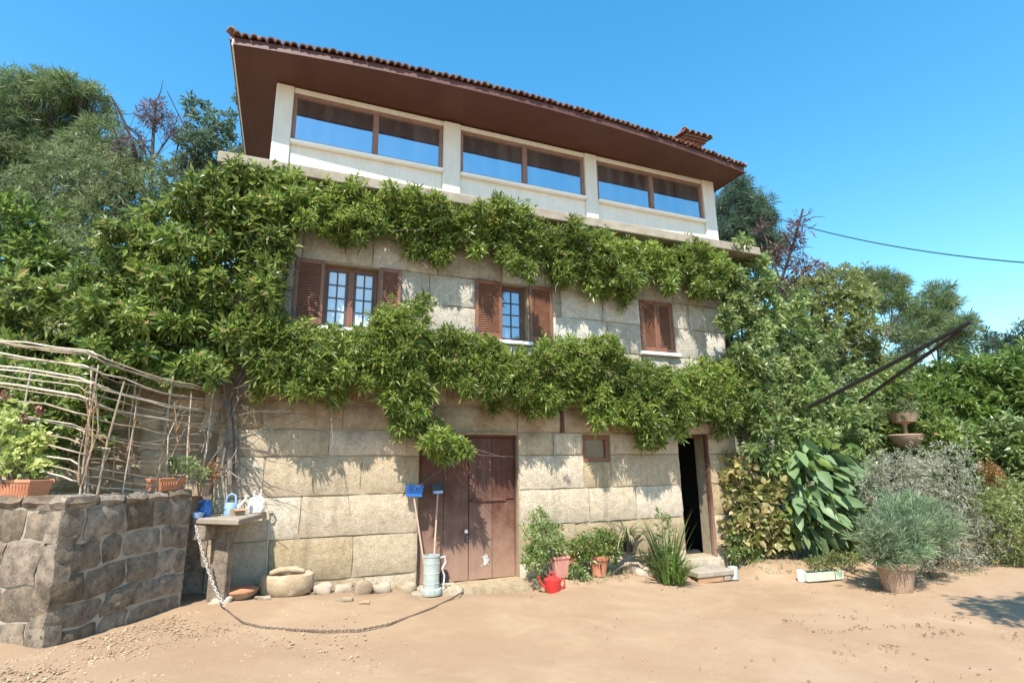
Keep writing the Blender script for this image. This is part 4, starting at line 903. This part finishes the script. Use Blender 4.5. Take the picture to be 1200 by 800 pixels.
# ------------------------------------------------------------------ plants right of the doorway
def bush(name, label, px, Y, blobs, mat, dens, n, L, W_, seed, cat='shrub', group=None, dep=None, up=.35, wide=False, stems=8, spread=(20,85), inner=.5, droop=.12, base=None):
    q = onY(*px, Y); b = thing(name, label, cat, (q[0], Y, terr(q[0], Y)) if base is None else base, group)
    plant_on(b, [PB(*k[:4], Y=Y+(k[4] if len(k) > 4 else 0), dep=(k[5] if len(k) > 5 else .3)) for k in blobs], mat, dens, n, L, W_, seed, wide=wide, up=up, stems=stems, spread=spread, inner=inner, droop=droop); return b
b = bush('shrub', 'yellow and green mottled shrub against the wall right of the doorway', (885,655), -.15, [(868,560,22,22,0,.25),(895,570,26,28,0,.28),(880,605,32,30,-.05,.3),(902,620,24,28,0,.3),(868,630,18,22,-.05,.25)], 'yellow', 95, 5, .145, .11, 91, wide=True)
bush('shrub', 'small reddish green plant at the right jamb of the open doorway', (868,660), -.3, [(866,640,14,22,0,.15),(880,650,12,14,0,.15)], 'fresh', 230, 5, .08, .03, 92)
# big leaf plant
q = onY(960,650,-.2); b = thing('large_leaf_plant', 'tall plant with big drooping blue green oval leaves', 'plant', (q[0],-.2,terr(q[0],-.2)))
rr = np.random.default_rng(93); bl = [PB(955,560,46,36,-.5,.4), PB(965,600,48,36,-.6,.42), PB(975,545,30,20,-.2,.3), PB(925,590,22,40,-.2,.3), PB(985,620,20,24,-.3,.3)]
P, A = blob_points(bl, 34, rr, .75); d = nrm(A*np.array([1,1,.2])+np.array([0,-.25,-.75])+rr.normal(size=A.shape)*.28); L = rr.uniform(.28,.50,len(P))
leaves('foliage', M['bigleaf'], P-np.array(b.location)-d*.12, d, L, L*.50, b, rr, fold=.14, droop=.12, wide=True)
P2, A2_ = blob_points(bl, 16, rr, .45); d = nrm(A2_+np.array([0,0,-.5])+rr.normal(size=P2.shape)*.4); leaves('inner_foliage', M['ivy'], P2-np.array(b.location), d, .30, .13, b, rr, wide=True)
m_ = MB()
for k in range(8):
    e = P[rr.integers(len(P))]-np.array(b.location); m_.tube([(e[0]*.15,e[1]*.2,0), (e[0]*.5,e[1]*.5,e[2]*.6), e], [.025,.018,.008], 6)
m_.build('stem', M['trunk'], b, True)
bush('rosette_plant', 'single pale round leaf rosette at the foot of the large leaf plant', (930,640), -.5, [(931,625,10,15,0,.12)], 'lime', 90, 5, .16, .11, 94, cat='plant', wide=True, stems=2)
# pale planter box
p = GP(963,680); b = thing('planter_box', 'long pale green planter box of seedlings on the ground', 'planter', p, rz=-.12)
m_ = MB(); m_.box(-.36,.36,-.10,-.085,.02,.15); m_.box(-.36,.36,.085,.10,.02,.15); m_.box(-.36,-.345,-.084,.084,.02,.15); m_.box(.345,.36,-.084,.084,.02,.15); m_.box(-.344,.344,-.084,.084,.02,.035); m_.build('box', M['greenwhite'], b, bevel=.004)
m_ = MB(); m_.box(-.34,.34,-.08,.08,.09,.12); m_.build('soil', M['darksoil'], b); m_ = MB(); m_.box(-.46,-.37,-.05,.03,.0,.20); m_.build('end_post', M['sill'], b, bevel=.02)
m_ = MB(); m_.box(.18,.19,-.106,-.101,.01,.16); m_.build('strap', M['pane_frame'], b)
plant_on(b, [PBY(975,655,18,9,p[1],.12), PBY(955,660,12,7,p[1],.1), PBY(1000,655,14,8,p[1]+.1,.12)], 'light', 330, 4, .06, .025, 95, stems=5)
# lavender pot and grey shrubs
p = GP(1053,692); b = pot_round('potted_lavender', 'weathered clay pot with a sprawling blue green lavender', 'potted plant', p, .27, .42, M['terra_old']); Y = p[1]
plant_on(b, [PBY(1055,625,40,26,Y,.4), PBY(1030,632,24,22,Y,.32), PBY(1085,615,34,28,Y+.1,.4), PBY(1060,600,30,20,Y+.1,.35), PBY(1055,650,38,10,Y-.1,.25)], 'sage', 190, 9, .14, .014, 96, up=1.1, spread=(8,55), stems=16)
bush('grey_shrub', 'big pinkish grey dry shrub behind the lavender pot', (1100,660), -1.45, [(1060,560,44,34,0,.5),(1105,555,44,34,0,.5),(1095,600,50,46,.1,.5),(1125,620,40,46,0,.5),(1030,575,26,26,.1,.4),(1110,655,40,26,-.15,.4)], 'greyshrub', 120, 6, .075, .022, 97, up=.5, stems=20)
bush('shrub', 'light yellow green bush at the right edge beyond the grey shrub', (1175,640), -1.7, [(1165,610,34,34,0,.5),(1195,600,34,44,0,.5),(1185,640,36,22,-.1,.4)], 'light', 120, 6, .09, .03, 98, stems=10)
bush('shrub', 'orange tinted leafy sprig beside the grey shrub top', (1155,560), -1.3, [(1160,553,12,13,0,.15),(1170,563,9,9,0,.12)], 'orangeleaf', 200, 5, .08, .03, 99, stems=4)
bush('low_shrub', 'dry brown ground shrub at the foot of the grey shrub', (1110,685), -1.75, [(1090,680,26,12,0,.3),(1120,672,24,14,.1,.3)], 'dryleaf', 160, 5, .07, .025, 100, stems=8)
# tiered stone planter
fc = at(1063, 515, 15.5); gr = terr(fc[0], fc[1]); b = thing('tiered_planter', 'two bowl stone planter rising out of the right hand bushes', 'stone planter', (fc[0],fc[1],gr)); s = scl(fc); z1 = fc[2]-gr; z2 = at(1063,489,15.5)[2]-gr
m_ = MB(); m_.lathe([(.10,0),(.07,.1),(.06,z1-.25),(.07,z1-.2)], 14); m_.build('column', M['terra_old'], b, True)
m_ = MB(); m_.lathe([(.06,z1-.20),(.22,z1-.14),(.33,z1+.0),(.37,z1+.10),(.33,z1+.12),(.2,z1+.04)], 22); m_.build('bowl', M['terra_old'], b, True)
m_ = MB(); m_.lathe([(.05,z1+.05),(.04,z2-.18),(.08,z2-.14),(.24,z2-.10),(.29,z2+.06),(.31,z2+.10),(.26,z2+.10),(.15,z2+.02)], 22); m_.build('bowl', M['terra_old'], b, True)
plant_on(b, [PB(1063,478,13,8,t=15.5,dep=.2)], 'olive', 110, 5, .12, .03, 101)

# ------------------------------------------------------------------ vines on the house
def vine(label, blobs, mat, dens, seed, stems, n=9, L=.112, W_=.027, k_=.80, group='climbing vines on the house', base=(0,0,0), extra=None, inner=.6, cat='climbing vine', fringe=True, dj=0):
    b = thing('climbing_vine', label, cat, base, group); fr = random.Random(seed)
    if fringe: blobs = list(blobs)+[(k[0]+fr.uniform(-.8,.8)*k[2], k[1]+k[3]*fr.uniform(.75,1.15), fr.uniform(5,10), fr.uniform(6,12), -fr.uniform(.15,.6), .12) for k in blobs for _ in range(2)]+[(k[0]+fr.uniform(-.7,.7)*k[2], k[1]-k[3]*fr.uniform(.7,1.05), fr.uniform(6,11), fr.uniform(5,9), -fr.uniform(.2,.6), .12) for k in blobs]
    WIN = [(338,474,298,378),(548,652,326,407),(742,800,350,418),(678,722,503,547),(555,612,505,690),(788,850,512,660)]
    blobs = [k for k in blobs if k[2] > 12 or not any(a-9 < k[0] < b_+9 and c-9 < k[1] < d_+9 for a,b_,c,d_ in WIN)]
    if dj: blobs = [(*k[:4], k[4]+fr.uniform(-dj,dj*.6), .26) if len(k) == 5 else k for k in blobs]
    bl = [PB(k[0],k[1],k[2]*(k_ if k[2] > 12 else 1),k[3]*(k_ if k[2] > 12 else 1),Y=k[4] if len(k) > 4 else -.36,dep=k[5] if len(k) > 5 else .24) for k in blobs]
    rr_ = np.random.default_rng(seed); P, A = blob_points(bl, dens, rr_, inner); k = P[:,1] < .35; k &= ~((P[:,1] > -.05)&(P[:,0] > XL)&(P[:,0] < XR)&(P[:,2] < ZT)); P, A = P[k], A[k]
    bb, d, LL, WW = tufts(P, A, n, L, W_, rr_, .4); leaves('foliage', M[mat], bb, d, LL, WW, b, rr_, loc=base)
    m_ = MB()
    for pts, r in stems:
        q = [onY(*p[:2], p[2] if len(p) > 2 else -.12)-np.array(base) for p in pts]; q = [x+rr_.normal(size=3)*.02 for x in q]; m_.tube(q, [r*(1-.5*i/len(q)) for i in range(len(q))], 7)
        for _ in range(26):
            i = rr_.integers(0, len(q)-1); f = rr_.random(); s0 = q[i]*(1-f)+q[i+1]*f; d = np.array([rr_.normal()*.45, -rr_.uniform(.05,.5), rr_.normal()*.35]); m_.tube([s0, s0+d*.5+rr_.normal(size=3)*.05, s0+d], [r*.3, r*.22, r*.1], 4)
    m_.build('stem', M['trunk'], b, True); return b
UP = [(345,232,40,26),(395,238,36,28),(440,246,32,26),(480,262,30,28),(520,268,34,30),(555,265,28,26),(590,272,34,34),(625,282,28,32),(655,298,26,34),(690,308,28,36),(715,300,24,30),(742,308,26,28),(732,338,9,20,-.22,.14),
      (775,312,24,26),(800,308,22,26),(825,312,24,28),(845,322,16,18),(420,262,26,16),(660,322,18,16),(700,285,30,14,-.40,.18),(600,250,32,12,-.42,.16),(500,240,38,12,-.44,.16)]
UP = [k if len(k) > 4 else (*k, -.27, .19) for k in UP]
vine('upper green vine band hanging below the glazed top floor', UP, 'vine', 255, 201, [([(300,260),(360,262),(430,268),(500,280),(580,290),(660,305),(740,318),(830,322)], .03), ([(738,318),(739,350)], .015)], base=(4,-.2,5.3))
LOW = [(318,395,30,26),(345,405,34,32),(385,410,34,30),(330,435,38,28),(370,445,36,20),(420,408,30,26),(455,385,26,32),(480,380,22,26),(450,425,30,26),(480,430,26,28),(500,412,24,24),(490,462,20,18),(462,460,18,18),(475,485,18,14,-.28,.2),
       (530,420,32,28),(570,428,34,28),(610,432,34,26),(645,435,34,28),(680,432,32,30),(715,438,34,28),(750,446,34,27),(785,458,32,26),(815,452,30,26),(845,450,34,30),(870,455,24,30),(700,470,26,22),(740,482,30,22),(765,492,26,20),(795,478,28,24),(600,460,30,14),(640,465,28,12),
       (505,505,26,12,-.25,.18),(525,520,26,11,-.25,.18),(548,523,12,6,-.25,.12),(765,505,16,12,-.25,.18),(560,405,36,12,-.42,.2),(660,408,40,12,-.44,.2),(700,412,30,10,-.44,.2)]
vine('lower green vine band running across between the ground and first floor', LOW, 'vine', 255, 202, [([(268,565,-.10),(270,520,-.10),(268,470,-.08),(290,430),(360,440),(440,445),(520,440),(600,440),(700,448),(800,455),(860,460)], .035), ([(277,565,-.06),(276,500,-.06),(272,450,-.06)], .03), ([(262,560,-.14),(265,500,-.12),(262,450,-.12)], .022), ([(480,470),(500,500),(540,525)], .014)], base=(4,-.2,2.9))
LM = [(300,215,44,24,-.25),(255,225,34,24,-.1),(290,260,50,32,-.3),(326,252,32,26,-.3),(235,245,34,28,.1),(200,262,36,28,.15),(315,300,28,34,-.35),(270,305,42,34,-.2),(225,300,40,34,.0),(180,300,34,30,.1),(145,290,28,26,.2),(312,338,14,30,-.3),(285,350,38,34,-.25),(240,355,40,32,-.1),(195,350,40,32,.0),(150,340,34,32,.1),(290,395,30,26,-.25),(245,400,40,28,-.1),(195,400,40,28,.0),(145,390,36,28,.1),(110,375,30,26,.1),(230,430,36,16,-.05),(180,425,34,16,.0),(100,340,22,26,.2),(130,410,30,14,.1)]
vine('wide dark green vine mass at the left corner of the house', LM, 'ivy', 150, 203, [([(262,440,.1),(262,380,.2),(255,300,.2),(290,240,.0)], .05), ([(250,430,.2),(200,380,.3),(170,310,.3)], .035)], k_=.80, dj=.32, n=8, L=.13, W_=.045, base=(-2,.1,2.5))
RMASS = [(862,310,22,26,.1),(885,325,26,28,.1),(865,350,24,28,.1),(895,365,30,30,.2),(865,390,26,28,.0),(900,405,34,30,.1),(930,385,30,34,.4),(875,430,30,26,-.1),(915,445,38,30,.1),(955,430,36,34,.4),(885,470,30,28,-.1),(930,485,38,30,.1),(970,475,36,30,.4),(900,515,28,24,.0),(940,525,34,24,.1),(880,500,20,30,.0),(985,505,32,26,.4),(1005,460,28,28,.6),(1010,530,26,24,.5),(848,490,14,24,-.15)]
vine('light green creeper covering the right corner of the house', RMASS, 'fresh', 85, 204, [([(872,600,-.05),(872,520,-.05),(868,430,.1),(870,340,.1)], .03), ([(875,560,-.1),(874,500,-.1)], .012)], k_=.88, dj=.3, n=10, L=.14, W_=.055, base=(9,0,2.5))

# ------------------------------------------------------------------ shrubs and trees round about
tree('shrub_tree', 'bright green round bush at the left edge above the trellis', 'bush', 10.5, 10, [(15,262,34,30,.5),(30,300,40,30,.5),(0,300,30,30,.5),(60,320,40,26,.5),(75,345,40,26,.5)], 'bright', 60, 9, .16, .05, 301, .05)
tree('shrub_tree', 'dark leafy bush behind the left end of the trellis', 'bush', 9.5, 40, [(20,350,40,34,.5),(60,380,44,34,.5),(10,390,40,30,.5),(110,410,40,30,.5),(40,430,50,34,.5),(90,450,50,34,.5),(150,450,40,28,.4),(10,470,40,30,.5)], 'ivy', 55, 9, .16, .055, 302, .05)
bush('dark_shrub', 'shady dark shrub growing behind the left part of the cane trellis', (60,560), -.35, [(20,470,40,30,0,.4),(70,460,40,34,.2,.4),(30,520,40,34,0,.4),(85,510,36,34,.3,.3),(120,470,30,30,.4,.2),(-20,490,40,50,0,.4)], 'ivy', 60, 9, .12, .045, 341, base=(-2.6,-.3,1.26))
tree('hill_shrub', 'olive green shrub on the slope below the left pines', 'bush', 15, 160, [(150,235,40,30),(190,215,40,26),(110,260,40,34),(90,300,44,34),(170,265,34,26),(225,200,28,20),(130,205,30,22)], 'olive', 55, 11, .13, .034, 303, .06)
tree('hill_shrub', 'grey green shrub spreading below the tall left pine', 'bush', 17, 60, [(70,225,44,40),(100,205,40,36),(50,265,40,36),(80,280,44,30),(30,240,30,30),(140,190,26,24)], 'olive', 50, 12, .15, .032, 304, .08)
tree('pine_tree', 'tall dark pine at the far left edge', 'pine tree', 22, 18, [(20,112,26,16),(50,128,30,18),(10,150,26,22),(62,158,28,20),(28,190,34,22),(36,160,18,14),(40,92,10,9,.4),(22,96,8,10,.4),(8,92,8,8,.4),(62,98,8,8,.4),(5,200,30,34),(-20,130,30,40),(-15,180,30,40),(65,105,20,16)], 'pine', 24, 18, .34, .026, 305, .22, 'darktrunk', 'pines on the left slope')
tree('pine_tree', 'blue green pine with spiky top right of the tall left pine', 'pine tree', 21, 100, [(86,100,9,10,.4),(98,104,8,9,.4),(112,112,8,9,.4),(128,136,8,9,.4),(88,112,15,13),(105,124,20,16),(85,142,22,16),(116,154,18,16),(98,178,28,18),(68,194,26,18),(125,185,24,20)], 'pine', 24, 18, .32, .026, 306, .18, 'darktrunk', 'pines on the left slope')
# dead purple tree
def bare(name, label, t, base_px, spec, mat, seed, blobs, tm='darktrunk', trunk=.07):
    rr_ = np.random.default_rng(seed); q = at(base_px, 545, t); base = np.array([q[0],q[1],terr(q[0],q[1])]); b = thing(name, label, 'tree', base); m_ = MB()
    for pts, r in spec:
        P = [at(x, y, t)-base for x, y in pts]; m_.tube(P, [r*(1-.7*i/len(P)) for i in range(len(P))], 6)
        for i in range(10):
            k = rr_.integers(0, len(P)-1); f = rr_.random(); s0 = P[k]*(1-f)+P[k+1]*f; d = nrm(rr_.normal(size=3)+np.array([0,0,.6]))*rr_.uniform(.3,.9)
            m_.tube([s0, s0+d*.6+rr_.normal(size=3)*.05, s0+d], [r*.3, r*.2, r*.08], 4)
    m_.build('trunk', M[tm], b, True); bl = [PB(*k, t=t, dep=k[2]*scl(at(k[0],k[1],t))) for k in blobs]
    P, A = blob_points(bl, 24, rr_, .2); bb, d, LL, WW = tufts(P, A, 6, .22, .035, rr_); leaves('crown', M[mat], bb, d, LL, WW, b, rr_, loc=base)
bare('dead_tree', 'half dead tree with purplish twigs left of the roof', 17, 175, [([(175,300),(178,190),(180,150),(182,118)],.06), ([(172,230),(155,165),(140,130),(130,113)],.045), ([(178,190),(195,165),(205,150)],.03), ([(176,200),(165,160),(150,150)],.03), ([(150,210),(140,170),(133,150)],.025)], 'deadpurple', 307, [(182,128,16,15),(175,140,14,10),(195,145,14,12),(145,185,18,16),(160,170,16,12),(205,160,12,10)])
tree('slender_tree', 'slender leafy tree standing just left of the roof corner', 'tree', 13, 240, [(228,125,10,10,.4),(240,145,18,18,.4),(258,155,16,18,.4),(250,180,28,22,.4),(225,170,18,20,.4),(270,140,8,10,.4),(265,185,22,18,.4),(222,118,7,6,.3),(240,200,40,16,.4)], 'bluepine', 46, 7, .14, .055, 308, .05, 'darktrunk', inner=.3)
tree('slender_tree', 'thin leafy tree half hidden behind the left eave', 'tree', 11.5, 305, [(285,115,10,7,.3),(297,135,12,12,.3),(305,160,12,20,.3),(296,178,14,14,.3),(312,140,8,14,.3)], 'bluepine', 60, 7, .13, .055, 309, .04, 'darktrunk', inner=.3)
tree('conifer', 'dark conifer with rusty tips behind the right eave', 'conifer', 17, 872, [(868,222,12,16,.5),(862,245,26,24,.5),(885,250,18,18,.5),(870,275,34,22,.5),(895,290,26,22,.5),(858,290,24,20,.5),(898,255,9,16,.4)], 'bluepine', 60, 16, .24, .024, 310, .14, 'darktrunk', inner=.4)
bare('dead_conifer', 'rusty dead conifer leaning right behind the house corner', 16, 915, [([(905,380),(915,330),(930,285),(941,245)],.06), ([(915,330),(900,290),(892,262)],.04), ([(920,318),(905,300),(896,292)],.03), ([(928,290),(920,275)],.02), ([(912,345),(935,325),(952,312)],.03)], 'deadred', 311, [(938,262,9,16),(930,280,12,14),(925,300,12,12),(908,296,14,10),(893,265,8,10),(938,312,16,8),(955,315,10,6),(918,330,12,10)])
tree('broadleaf_tree', 'pale green broadleaf tree rising right of the house', 'tree', 18, 975, [(985,330,34,20,.8),(955,345,34,26,.8),(1005,352,22,22,.8),(940,370,34,28,.8),(985,375,40,28,.8),(1016,390,18,22,.8),(960,405,40,26,.8),(1005,420,36,26,.8),(1024,432,18,20,.8),(930,340,18,16,.6)], 'light', 48, 9, .15, .055, 312, .14, 'trunk', inner=.45)
PG = 'tall pines on the right slope'
tree('pine_tree', 'leaning thin trunk pine beyond the pale broadleaf tree', 'pine tree', 24, 1045, [(1030,330,20,12),(1045,345,20,12),(1015,325,16,10),(1060,355,14,9),(1050,330,14,9),(1035,360,14,8)], 'pine', 26, 18, .32, .026, 313, .10, 'trunk', PG, inner=.3)
tree('pine_tree', 'tall flat topped pine in the gap at the right', 'pine tree', 26, 1097, [(1098,345,16,10),(1112,352,16,9),(1085,362,18,10),(1105,375,26,11),(1130,380,20,9),(1080,390,18,10),(1118,395,26,9),(1120,410,24,8)], 'pine', 26, 18, .34, .026, 314, .10, 'darktrunk', PG, inner=.3)
tree('pine_tree', 'hazy pine with double stem between the two right pines', 'pine tree', 30, 1068, [(1060,375,18,10),(1075,370,16,9),(1050,390,14,10),(1070,400,22,12),(1060,420,26,12)], 'olive', 20, 16, .34, .028, 315, .10, 'trunk', PG, inner=.3)
for i, (x, y, h) in enumerate([(1160,400,14),(1180,405,14),(1198,395,18),(1140,425,12),(1225,400,18)]):
    tree('distant_tree', ['small distant conifer on the skyline beyond the flat topped pine','low distant tree on the skyline near the right edge','distant tree cut by the right edge of the picture','short distant tree at the foot of the flat topped pine','distant tree beyond the right edge'][i], 'tree', 42, x, [(x,y-h*.5,6,h*.5),(x-2,y,9,h*.45),(x+4,y+10,12,10)], 'bluepine', 12, 10, .42, .07, 320+i, .12, 'darktrunk', 'distant trees on the skyline', inner=.3)
HB = 'bushes of the right hand bank'
tree('hedge_bush', 'bright green creeper covered bush at the right edge', 'bush', 19, 1150, [(1110,450,44,22,.8),(1160,440,44,22,.8),(1205,430,40,24,.8),(1130,475,50,28,.8),(1185,465,46,30,.8),(1090,470,34,22,.8),(1170,500,50,28,.8),(1220,470,40,40,.8)], 'bright', 30, 10, .22, .075, 330, .06, group=HB)
tree('hedge_bush', 'fresh green leafy bush below the creeper at the right', 'bush', 17, 1150, [(1120,520,40,24,.6),(1120,570,44,30,.6),(1160,590,44,30,.6),(1210,590,40,34,.6),(1165,525,40,28,.6),(1205,520,34,34,.6),(1100,540,30,20,.6),(1180,560,40,24,.6)], 'fresh', 34, 10, .19, .085, 331, .05, group=HB)
tree('hedge_bush', 'shaded dark bush around the tiered stone planter', 'bush', 16, 1030, [(1020,500,30,34,.5),(1040,530,34,34,.5),(1095,515,26,26,.5),(1035,460,24,24,.5),(1075,545,34,24,.5),(1000,560,26,30,.5),(1085,490,18,22,.3)], 'ivy', 50, 9, .15, .06, 332, .05, group=HB)
tree('hedge_bush', 'green bush on the slope behind the large leaf plant', 'bush', 20, 1010, [(980,450,40,34),(1030,440,34,26),(1060,450,30,24),(1000,490,44,40),(1060,480,34,34)], 'fresh', 34, 9, .18, .06, 333, .06, group=HB)
q = np.array([11.0,-4.4]); 
# a tree beyond the right edge of the picture whose shade falls on the sand
rs = np.random.default_rng(350); b = thing('yard_tree', 'tree beyond the right edge shading the sand by the clay pot', 'tree', (8.6,-7.2,terr(8.6,-7.2))); bl = [(np.array([6.75+dx,-7.0+dy,5.1+dz]), np.array([.55,.5,.4])) for dx,dy,dz in ((0,0,0),(.6,-.35,.2),(.3,.3,-.2),(1.0,-.6,.4),(1.3,0,.1))]
m_ = MB(); limbs(m_, (0,0,0), np.array([-1.4,.5,5.6]), .12, [(c-np.array(b.location), r) for c, r in bl], rs); m_.build('trunk', M['trunk'], b, True)
P, A = blob_points(bl, 60, rs, .4); bb, d, LL, WW = tufts(P, A, 7, .14, .05, rs); leaves('crown', M['ivy'], bb, d, LL, WW, b, rs, loc=np.array(b.location))
# thin weeds and dry grass where the yard meets the wall
rw = np.random.default_rng(360); wp = []
for _ in range(420):
    u = rw.random()
    x, y = (rw.uniform(3.6,6.5), -abs(rw.normal())*.28-.04) if u < .45 else ((rw.uniform(7.3,9.6), rw.uniform(-1.0,-.1)) if u < .75 else ((rw.uniform(-.1,1.8), -abs(rw.normal())*.12-.03) if u < .88 else (rw.uniform(9.0,11.5), rw.uniform(-2.2,-1.2))))
    wp.append((x, y, g0(x,y)))
wp = np.repeat(np.array(wp), 7, 0); wp[:,:2] += rw.normal(size=(len(wp),2))*.02
wd = np.column_stack([rw.normal(size=len(wp))*.5, rw.normal(size=len(wp))*.5, np.abs(rw.normal(size=len(wp)))+.35])
tag(leaves('dry_grass', M['spider'], wp, wd, rw.uniform(.04,.13,len(wp)), .010, None, rw), 'thin dry grass and weeds along the foot of the walls', 'grass', kind='stuff')
# ------------------------------------------------------------------ poles, cable
def pole(label, p0, p1, t0, t1, r):
    a, b = at(*p0, t0), at(*p1, t1); m_ = MB(); m_.tube([(0,0,0), (b-a)*.5, b-a], [r, r, r*.85], 10)
    tag(m_.build('pole', M['pole'], None, True, loc=tuple(a)), label, 'pole', 'dark poles slanting out of the bushes')
pole('upper long dark pole slanting out of the bushes to the right', (948,477), (1138,377), 10.2, 8.6, .032)
pole('lower dark pole meeting the upper one at its tip', (1008,470), (1128,386), 10.1, 8.7, .027)
a, b_ = at(880, 246, 17), at(1290, 313, 15); m_ = MB(); m_.tube([(b_-a)*f+np.array([0,0,-.35*4*f*(1-f)]) for f in np.linspace(0,1,17)], .014, 6); tag(m_.build('power_cable', M['tealplastic'], None, True, loc=tuple(a)), 'thin dark cable crossing the sky at the right', 'cable')

# ------------------------------------------------------------------ loose stones and dry leaves on the ground
rr = np.random.default_rng(400)
def scatter(name, n, sampler, rlo, rhi, mat, label):
    T = np.array([[1,0,-.5],[-.5,.87,-.5],[-.5,-.87,-.5],[0,0,1.0]]); V = []; F = []; FI = [(0,1,3),(1,2,3),(2,0,3),(0,2,1)]
    bm = bmesh.new(); bmesh.ops.create_icosphere(bm, subdivisions=1, radius=1); iv = np.array([v.co[:] for v in bm.verts]); fi = [tuple(v.index for v in f.verts) for f in bm.faces]; bm.free()
    m_ = MB()
    for i in range(n):
        x, y = sampler(); r = rlo+(rhi-rlo)*rr.random()**3; k = iv*np.array([1,rr.uniform(.6,1),rr.uniform(.4,.7)])*(1+rr.normal(size=(12,1))*.14); t = rr.uniform(0,6.28); c, s = math.cos(t), math.sin(t)
        k = k@np.array([[c,s,0],[-s,c,0],[0,0,1]])*r; m_.add(k+np.array([x,y,g0(x,y)+r*.15]), fi)
    me_ = bpy.data.meshes.new(name); me_.from_pydata(m_.v, [], m_.f); me_.update(); tag(link(name, me_, mat), label, 'gravel', kind='stuff')
def s1():
    while True:
        x = rr.uniform(-2.6,.9); y = rr.uniform(-4.2,-.9); side = (x-B2[0])*(C2-B2)[1]-(y-B2[1])*(C2-B2)[0]
        if y < -2.15+ (x+1.8)*1.3 and rr.random() < math.exp(-max(0,x+1.0)*1.2): return x, y
scatter('gravel', 6500, s1, .004, .019, M['pebble'], 'coarse pale gravel at the foot of the retaining wall')
def s2(): return rr.uniform(-2,9), rr.uniform(-5.6,-.4)
scatter('pebbles', 4000, s2, .002, .009, M['pebble'], 'scattered small pebbles over the sandy yard')
cl = [onG(*p)[:2] for p in [(960,740),(985,742),(1010,737),(1045,735),(1090,745),(1040,758),(930,728),(1000,725),(1050,765),(1110,742),(1190,745),(990,765),(1120,725),(1080,735)]]
N = 240; ci = rr.integers(0, len(cl), N); bp = np.array([cl[i] for i in ci])+rr.normal(size=(N,2))*np.array([.10,.05]); bp[:80] = np.stack([rr.uniform(3,9.5,80), rr.uniform(-5.2,-.8,80)],1)
bz = np.array([g0(x,y) for x,y in bp])+.015; dd = np.stack([rr.normal(size=N),rr.normal(size=N),rr.normal(size=N)*.2],1)
tag(leaves('dry_leaves', M['dryleaf'], np.column_stack([bp,bz]), dd, rr.uniform(.02,.05,N), .02, None, rr), 'brown dry leaves fallen on the sand at the right', 'leaf litter', kind='stuff')
